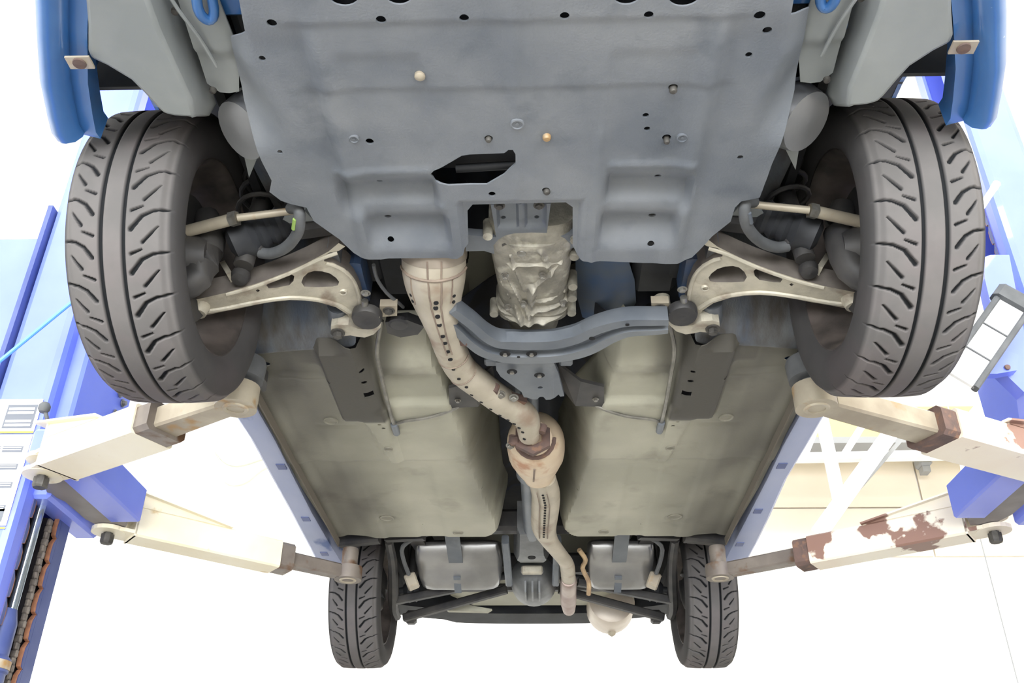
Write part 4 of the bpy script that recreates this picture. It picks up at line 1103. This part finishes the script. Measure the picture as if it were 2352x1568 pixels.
b.box((0, 3.62, 2.40), (1.30, .07, .09), bev=.015); b.box((0, 4.22, 2.42), (1.0, .09, .09), bev=.02); b.box((0, 4.45, 2.40), (1.0, .06, .07), bev=.015)
for s in (-1, 1): b.beam((s*.50, 3.62, 2.42), (s*.42, 4.4, 2.42), .06, .08)
b.build('rear_subframe', M['dark'], car)
for s in (-1, 1):
    b = MB(); b.beam((s*.60, 3.58, 2.325), (s*.76, 3.60, 2.315), .05, .05, bev=.01); b.beam((s*.42, 3.56, 2.32), (s*.58, 3.62, 2.335), .03, .03); b.build('rear_bracket', M['dark'], car)
    b = MB(); b.tube([(s*.575, 3.66, 2.335), (s*.585, 3.85, 2.315), (s*.605, 4.05, 2.26), (s*.625, 4.22, 2.225), (s*.625, 4.34, 2.215)], [.018, .02, .022, .022, .02], 8, smooth=3); b.build('trailing_arm', M['dark'], car, smooth=True)
    b = MB(); b.beam((s*.62, 4.16, 2.235), (s*.20, 4.10, 2.30), .035, .035, bev=.006); b.build('lateral_link', M['dark'], car)
    b = MB(); b.beam((s*.60, 4.40, 2.225), (s*.12, 4.26, 2.315), .035, .035, bev=.006); b.box((s*.57, 4.43, 2.235), (.05, .05, .06), bev=.01); b.build('lateral_link', M['dark'], car)
    b = MB(); b.tube([(s*.12, 4.20, 2.36), (s*.6, 4.20, 2.29)], .017, 12); b.lathe([(.03, 0), (.045, .02), (.038, .03), (.05, .05), (.04, .06), (.05, .08), (.03, .1)], (s*.48, 4.2, 2.30), (s, 0, -.15), 20); b.build('rear_drive_shaft', M['black'], car, smooth=True)
    b = MB(); b.tube([(s*.35, 3.55, 2.335), (s*.44, 3.60, 2.335), (s*.52, 3.68, 2.32), (s*.53, 3.80, 2.30), (s*.52, 3.9, 2.275)], .009, 8, smooth=3); b.build('rear_anti_roll_bar', M['rubber'], car, smooth=True)
    b = MB(); b.box((s*.515, 3.97, 2.265), (.05, .06, .06), rot=Matrix.Rotation(.4*s, 3, 'Y'), bev=.006); b.build('handbrake_bracket', M['armpale'], car)
    b = MB(); b.tube([(s*.56, 4.25, 2.30), (s*.53, 4.22, 2.62)], .024, 14); b.build('rear_strut', M['dark'], car, smooth=True)
b = MB()
b.loft([[Vector((x, y, z)) for x, z in ((-.42, zz+.05), (-.30, zz), (.30, zz), (.42, zz+.05), (.42, zz+.3), (-.42, zz+.3))] for y, zz in ((4.30, 2.42), (4.45, 2.385), (4.65, 2.375), (4.75, 2.38))])
b.build('spare_wheel_well', M['pan'], car, smooth=True)
b = MB()
n_ = 24; lo = []; hi = []; lo2 = []; hi2 = []
for i in range(n_+1):
    x = -.80+1.6*i/n_; y = 4.93-.22*abs(x/.8)**3; zb = 2.335+(.012 if abs(x) > .45 else 0)
    lo.append(Vector((x, y, zb))); hi.append(Vector((x, y+.05, zb+.35))); lo2.append(Vector((x, y-.12, zb+.02))); hi2.append(Vector((x, y-.03, zb+.35)))
b.loft([[lo[i], hi[i], hi2[i], lo2[i]] for i in range(n_+1)])
b.build('rear_bumper', M['black'], car, smooth=True, angle=50)
b = MB(); b.box((0, 4.35, 2.66), (1.2, 1.5, .02)); b.build('boot_floor', M['archdark'], car)
b = MB(); p = [on_y(px, py, 4.45) for px, py in ((1020, 1395), (1060, 1385), (1095, 1392), (1130, 1398), (1120, 1404), (1030, 1402))]
b.loft([[Vector(q) for q in p], [Vector(q)+Vector((0, .03, 0)) for q in p]]); b.build('exhaust_shield', M['pan'], car)

# ================================================================== the lift
def lift(s, xl, yn, yf, xcov, wear):
    """one post of the lift: channel open towards the car"""
    name = 'worn' 
    yc = (yn+yf)/2; X = lambda d: xl+s*d     # d = distance outward from the lips
    lab = ('blue lift post with warning labels, a chain in its open channel' if s < 0 else 'blue lift post with the grey framed guard, beside the white roof truss')
    L = thing('lift_post', lab, 'lift post', (X(.15), yc, 0), 'posts of the two post lift')
    H = 4.6; t = .012; D = .18
    def box(b, x0, x1, y0, y1, z0, z1, **k): b.box(((x0+x1)/2, (y0+y1)/2, (z0+z1)/2), (abs(x1-x0), abs(y1-y0), abs(z1-z0)), **k)
    b = MB()
    # bent channel profile, near lip -> near flange -> web -> far flange -> far lip
    def chan(z):
        r = .025
        o = [(0.0, yn+.07), (0.0, yn+r), (r*.3, yn+r*.3), (r, yn), (D-r, yn), (D-r*.3, yn+r*.3), (D, yn+r), (D, yf-r), (D-r*.3, yf-r*.3), (D-r, yf), (r, yf), (r*.3, yf-r*.3), (0, yf-r), (0, yf-.07)]
        i_ = [(t, yn+.07), (t, yn+r), (r, yn+t), (D-r, yn+t), (D-t, yn+r), (D-t, yf-r), (D-r, yf-t), (r, yf-t), (t, yf-r), (t, yf-.07)]
        return [Vector((X(x), y, z)) for x, y in o]+[Vector((X(x), y, z)) for x, y in reversed(i_)]
    b.loft([chan(0.01), chan(H)])
    col = b.build('column', M['lift'], L)
    # toothed orange wear edge on both lips
    for yy, d in ((yn+.07, 1), (yf-.07, -1)):
        b = MB(); z = .3
        while z < 3.4:
            P = [(0, .0), (.018, .006), (.022, .03), (.020, .06), (.006, .078), (0, .08)]
            ring = [Vector((X(-.001), yy+d*q[0], z+q[1])) for q in P]
            b.loft([ring, [v+Vector((s*.012, 0, 0)) for v in ring]])
            ring = [Vector((X(-.003), yy+d*q[0]*.72-d*.001, z+q[1])) for q in P]
            b.loft([ring, [v+Vector((s*.002, 0, 0)) for v in ring]], mi=1); z += .08
        e = b.build('toothed_edge', [M['orange'], M['liftdark']], col)
    b = MB(); box(b, X(-.003), X(.001), yf-.068, yf-.012, .05, 2.3); b.build('lip_dark_strip', M['liftdark'], col)  # thin darker blue strip over the far lip
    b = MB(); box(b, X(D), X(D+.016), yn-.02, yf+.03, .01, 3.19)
    b.build('back_flange', M['liftdark'], L)
    b = MB(); box(b, X(D+.03), X(D+.5), yn+.03, yf-.02, 0.4, 3.08)
    b.build('side_cover', M['lift'], L)
    b = MB(); box(b, X(.03), X(D-.014), yf-.10, yf-.016, .05, 2.12); box(b, X(.13), X(D-.014), yn+.02, yf-.10, .05, 2.12); b.build('channel_dark_sheet', M['channel'], L)  # dark sheets over the inner faces of the channel
    # base plate
    b = MB(); box(b, X(-.08), X(D+.15), yn-.12, yf+.12, 0.0, .02); b.build('base_plate', M['lift'], L)
    # hydraulic cylinder, rod and chain
    b = MB(); cx_, cy_ = X(.02), yn+.125
    b.lathe([(.045, .1), (.045, 1.62), (.050, 1.625), (.050, 1.66), (.040, 1.67), (.040, 1.76), (.03, 1.80), (1e-4, 1.80)], (cx_, cy_, 0), (0, 0, 1), 24)
    cy = b.build('hydraulic_cylinder', M['liftdark'], L, smooth=True)
    b = MB(); b.lathe([(.046, 1.63), (.052, 1.632), (.052, 1.655), (.046, 1.657)], (cx_, cy_, 0), (0, 0, 1), 24); b.build('gland_ring', M['armpale'], cy, smooth=True)
    b = MB(); b.tube([(X(.005), cy_+.005, 1.79), (X(.005), cy_+.005, 2.2)], .014, 14); b.build('piston_rod', M['chrome'], cy, smooth=True)
    b = MB(); z = .2; k = 0
    for (ox, oy) in ((X(.0), yf-.135),):
        z = .2; k = 0
        while z < 2.1:
            b.box((ox, oy, z), (.022 if k % 2 else .014, .014 if k % 2 else .022, .024), bev=.004); z += .021; k += 1
    ch = b.build('lift_chain', M['chain'], L)
    # carriage
    zt = 2.10; b = MB()
    y0, y1 = yn-.10, yf+.06
    box(b, X(-.05), X(.03), yn+.06, yf+.10, zt+.02, zt+.62, bev=.01)
    ca = b.build('carriage', M['lift'], L)
    sp = [(100, 1106), (120, 1096), (150, 1094), (205, 1108), (262, 1165), (292, 1203), (286, 1215), (240, 1214), (196, 1192), (150, 1152), (108, 1132)]
    q = [on_z(px, py, 2.137) for px, py in sp]; ofs = 0.0 if s < 0 else .085
    q = [Vector((s*(abs(p[0])+ofs), p[1], 2.137)) for p in q]
    b = MB(); b.loft([q, [v+Vector((0, 0, .02)) for v in q]]); b.build('carriage_saddle', M['lipgrey'], ca)
    a0, a1 = [Vector((s*(abs(p[0])+ofs), p[1], 2.185)) for p in (on_z(165, 1090, 2.125), on_z(286, 1200, 2.125))]
    b = MB(); b.beam(a0, a1, .10, .115, bev=.006); b.build('pivot_bracket', M['lift'], ca)
    b = MB(); p = on_z(94, 1048, 2.20); b.box((s*(abs(p[0])+ofs), p[1]+.03, 2.245), (.085, .08, .09), bev=.01); b.build('pivot_bracket', M['lift'], ca)
    for (dy, dz) in ((.0, .52), (.03, .50), (.0, .44), (.03, .42)) if s < 0 else ():
        b = MB(); b.bolt((X(-.052), yf-.0+dy*1.2, zt+dz), (-s, 0, 0), .010, .012); b.build('bolt', M['bolt'], ca)
    kp = on_y(102, 936, 2.46); kp = Vector((s*(abs(kp[0])+ofs), kp[1], kp[2]))
    b = MB(); b.lathe([(1e-4, -.017), (.011, -.015), (.017, -.006), (.017, .006), (.011, .015), (1e-4, .017)], kp, (0, 0, 1), 18); b.tube([kp, kp+Vector((-s*.022, .02, -.06))], .006, 10); b.build('latch_knob', M['rubber'], ca, smooth=True)
    return L, ca


def swing_arm(L, piv, pad, zb, main, inner, s, front, frac, w=.135, h=.082, pale=None):
    """telescopic arm: outer box, sliding inner bar, round pad; piv, pad in plan"""
    P = Vector((*piv, zb+h/2)); Q = Vector((*pad, zb+h/2)); d = (Q-P).normalized(); sd = d.cross(Vector((0, 0, 1)))
    A = P+d*.07; B = P.lerp(Q, frac)
    b = MB(); b.beam(A, B, w, h, bev=.006)
    arm_ = b.build('swing_arm', main, L)
    # pivot eye plates
    for k, dz in enumerate((-h/2+.006, -h/2+.05)):
        b = MB()
        r_ = [P+Vector((math.cos(a)*.055, math.sin(a)*.055, dz)) for a in np.linspace(0, 2*math.pi, 20, endpoint=False)]
        b.loft([r_, [v+Vector((0, 0, .014)) for v in r_]])
        b.beam(P+Vector((0, 0, dz+.0075)), A+d*.06+Vector((0, 0, dz+h/2+.0075-h/2)), .10, .012, w2=w-.003)
        b.build('pivot_plate', main, arm_)
    b = MB(); b.lathe([(1e-4, -.03), (.018, -.03), (.022, -.024), (.022, .0), (.016, .0), (.016, h+.08)], P+Vector((0, 0, -h/2)), (0, 0, 1), 8); b.build('pivot_pin', M['bolt2'], arm_)
    # gusset web standing on the arm
    b = MB(); n_ = Vector((0, 0, 1))
    a0 = A+Vector((0, 0, h/2)); a1 = A.lerp(B, .62)+Vector((0, 0, h/2))
    for k in (-1, 1):
        o = sd*k*(w/2-.004)
        q = [a0+o, a0+o+n_*.055, a1+o]
        b.loft([q, [v+sd*.006*(-k) for v in q]])
    b.beam(a0+n_*.055-d*.05, a1, w+.03, .006)
    b.beam(a0-n_*h+d*.002, a0+n_*.055+d*.002, w, .008, up=tuple(d))
    b.build('gusset', main, arm_)
    # collar and inner bar
    b = MB(); b.beam(B-d*.004, B+d*.055, w*.92, h*.98, bev=.012); b.build('collar', inner if pale is None else pale, arm_)
    hi_ = .72 if front else .50
    b = MB(); b.beam(B, Q-d*.04, w*.62, h*hi_, w2=w*.50, bev=.006)
    e = [Q+Vector((math.cos(a)*.052, math.sin(a)*.052, -h*hi_*.53)) for a in np.linspace(0, 2*math.pi, 28, endpoint=False)]
    b.loft([e, [v+Vector((0, 0, h*hi_)) for v in e]])
    b.build('sliding_bar', inner, arm_, smooth=True, angle=30)
    b = MB(); b.lathe([(1e-4, .012), (.020, .012), (.022, -.001), (.030, -.003), (.033, .002)], Q+Vector((0, 0, -h*hi_*.53-.001)), (0, 0, 1), 28); b.build('pad_socket', M['armpale'], arm_, smooth=True)
    b = MB(); zt_ = 2.262
    rp = .056 if front else .03
    b.lathe([(.03, h*.3), (.03, h*.5), (rp, h*.55), (rp*1.06, zt_-Q.z-.012), (rp, zt_-Q.z), (1e-4, zt_-Q.z)], Q, (0, 0, 1), 28); b.build('lift_pad', M['rubber'] if front else M['armdark'], arm_, smooth=True)
    return arm_


ZB = 2.115
def gp(px, py, z=ZB): return tuple(on_z(px, py, z)[:2])
LL, caL = lift(-1, -1.50, 2.585, 2.915, None, False)
swing_arm(LL, gp(96, 1098), gp(541, 938, 2.125), ZB, M['cream'], M['armpale'], -1, True, .60, w=.135, h=.085, pale=M['armdark'])
swing_arm(LL, gp(248, 1228), gp(798, 1340, 2.125), ZB, M['cream'], M['armdark'], -1, False, .66, w=.105, h=.10)
LR, caR = lift(1, 1.60, 2.56, 2.83, None, True)
swing_arm(LR, gp(2480, 1110), gp(1876, 938, 2.125), ZB, M['creamrust'], M['armpale'], 1, True, .56, w=.14, h=.085, pale=M['rust'])
swing_arm(LR, gp(2284, 1225), gp(1655, 1336, 2.125), ZB, M['creamrust'], M['armdark'], 1, False, .62, w=.105, h=.10, pale=M['rust'])

# decal sheets on the near face of the left post
yd = 2.583
def face(px, py): return on_y(px, py, yd)
def rect(b, x0, x1, z0, z1, y, mi=0): b.box(((x0+x1)/2, y, (z0+z1)/2), (abs(x1-x0), .0012, abs(z1-z0)), mi=mi)
b = MB()
xl0, xl1 = -1.672, -1.518
def zz(py, px=60): return on_y(px, py, yd)[2]
za, zb_ = zz(917), zz(990)
rect(b, xl0, xl1, zb_, za, yd-.001)
rect(b, xl0, xl1, zz(1207), zz(998), yd-.001)
b.box(((xl0+xl1)/2, yd-.002, zz(993)), (xl1-xl0, .001, .006), mi=2)
rect(b, -1.622, -1.528, zz(984), zz(930), yd-.002, 1)
for i in range(2):
    for j in range(2):
        rect(b, -1.616, -1.535, zz(942+i*28+j*9), zz(937+i*28+j*9), yd-.003, 0)
for py in (1025, 1065, 1107, 1160):
    rect(b, -1.668, -1.605, zz(py+14), zz(py), yd-.002, 1); rect(b, -1.598, -1.535, zz(py+14), zz(py), yd-.002, 1)
    for k in range(2): rect(b, -1.664, -1.54, zz(py+4+k*5), zz(py+2.5+k*5), yd-.003, 0)
rect(b, -1.668, -1.535, zz(1198), zz(1168), yd-.002, 1)
c = face(30, 1132); b.lathe([(1e-4, -.001), (.018, -.001), (.018, .0)], (-1.585, yd-.002, c[2]), (0, 1, 0), 20, 3)
b.box(((xl0+xl1)/2, yd-.002, zz(1212)), (xl1-xl0, .001, .005), mi=2)
b.build('warning_label', [M['label'], M['ink'], M['inky'], M['inkb']], LL)
# thin blue stay and bolt beside the left post
b = MB(); b.tube([on_y(-20, 845, 2.45), on_y(170, 690, 2.45)], .006, 8); tag(b.build('air_hose', mat('hose_light_blue', S(90, 150, 235), rough=.5), None, smooth=True), 'thin light blue hose crossing in front of the labelled lift post', 'hose')
b = MB(); b.bolt(tuple(on_y(33, 715, 2.63)), (0, -1, 0), .010, .01); b.build('cover_bolt', M['bolt'], LL)

# guard panel and bracket on the right carriage
gA, gB = Vector(on_y(2205, 872, 2.35)), Vector(on_y(2322, 705, 2.35))
dG = (gB-gA).normalized()
G = thing('guard_frame', 'grey rubber edged panel standing slanted between the tyre and blue lift post', 'guard', tuple(gA))
up_ = Vector((0, 1, 0))
b = MB(); b.beam(gA, gB, .012, .085, up=(1, 0, 0), bev=.003); b.build('panel', M['white'], G)
b = MB(); sdv = dG.cross(up_).normalized()
for o in (-.045, .045): b.beam(gA+sdv*o, gB+sdv*o, .026, .018, up=(1, 0, 0), bev=.004)
for f in (.33, .66): b.beam(gA.lerp(gB, f)-sdv*.04, gA.lerp(gB, f)+sdv*.04, .02, .004, up=tuple(dG))
b.build('frame', M['rubber'], G)
b = MB(); b.beam(gB-dG*.0-sdv*.0, gB+dG*.045, .05, .125, up=(1, 0, 0), bev=.014); b.build('end_cap', M['rubber'], G)
b = MB(); p = [Vector(on_y(*q, 2.50)) for q in ((2262, 590), (2275, 585), (2318, 585), (2352, 760), (2400, 960), (2360, 960), (2352, 900), (2300, 850), (2248, 850), (2290, 760), (2262, 640))]
b.loft([p, [v+Vector((0, .05, 0)) for v in p]]); b.build('carriage_plate', M['lift'], LR)
b = MB(); p = [Vector(on_y(*q, 2.46)) for q in ((2252, 842), (2290, 806), (2318, 806), (2340, 815), (2336, 850), (2290, 858), (2256, 858))]
b.loft([p, [v+Vector((0, .03, 0)) for v in p]]); bk = b.build('latch_bracket', M['lift'], LR)
b = MB(); b.lathe([(1e-4, -.003), (.008, -.003), (.009, 0)], on_y(2314, 843, 2.455), (0, 1, 0), 14); b.build('bolt', M['rust'], bk)
b = MB(); b.beam(on_y(2225, 520, 2.3), on_y(2284, 430, 2.3), .02, .03, up=(0, 1, 0)); b.lathe([(1e-4, -.012), (.012, -.012), (.012, .012), (1e-4, .012)], on_y(2286, 427, 2.3), (0, 1, 0), 14)
b.build('lock_lever', M['white'], LR)
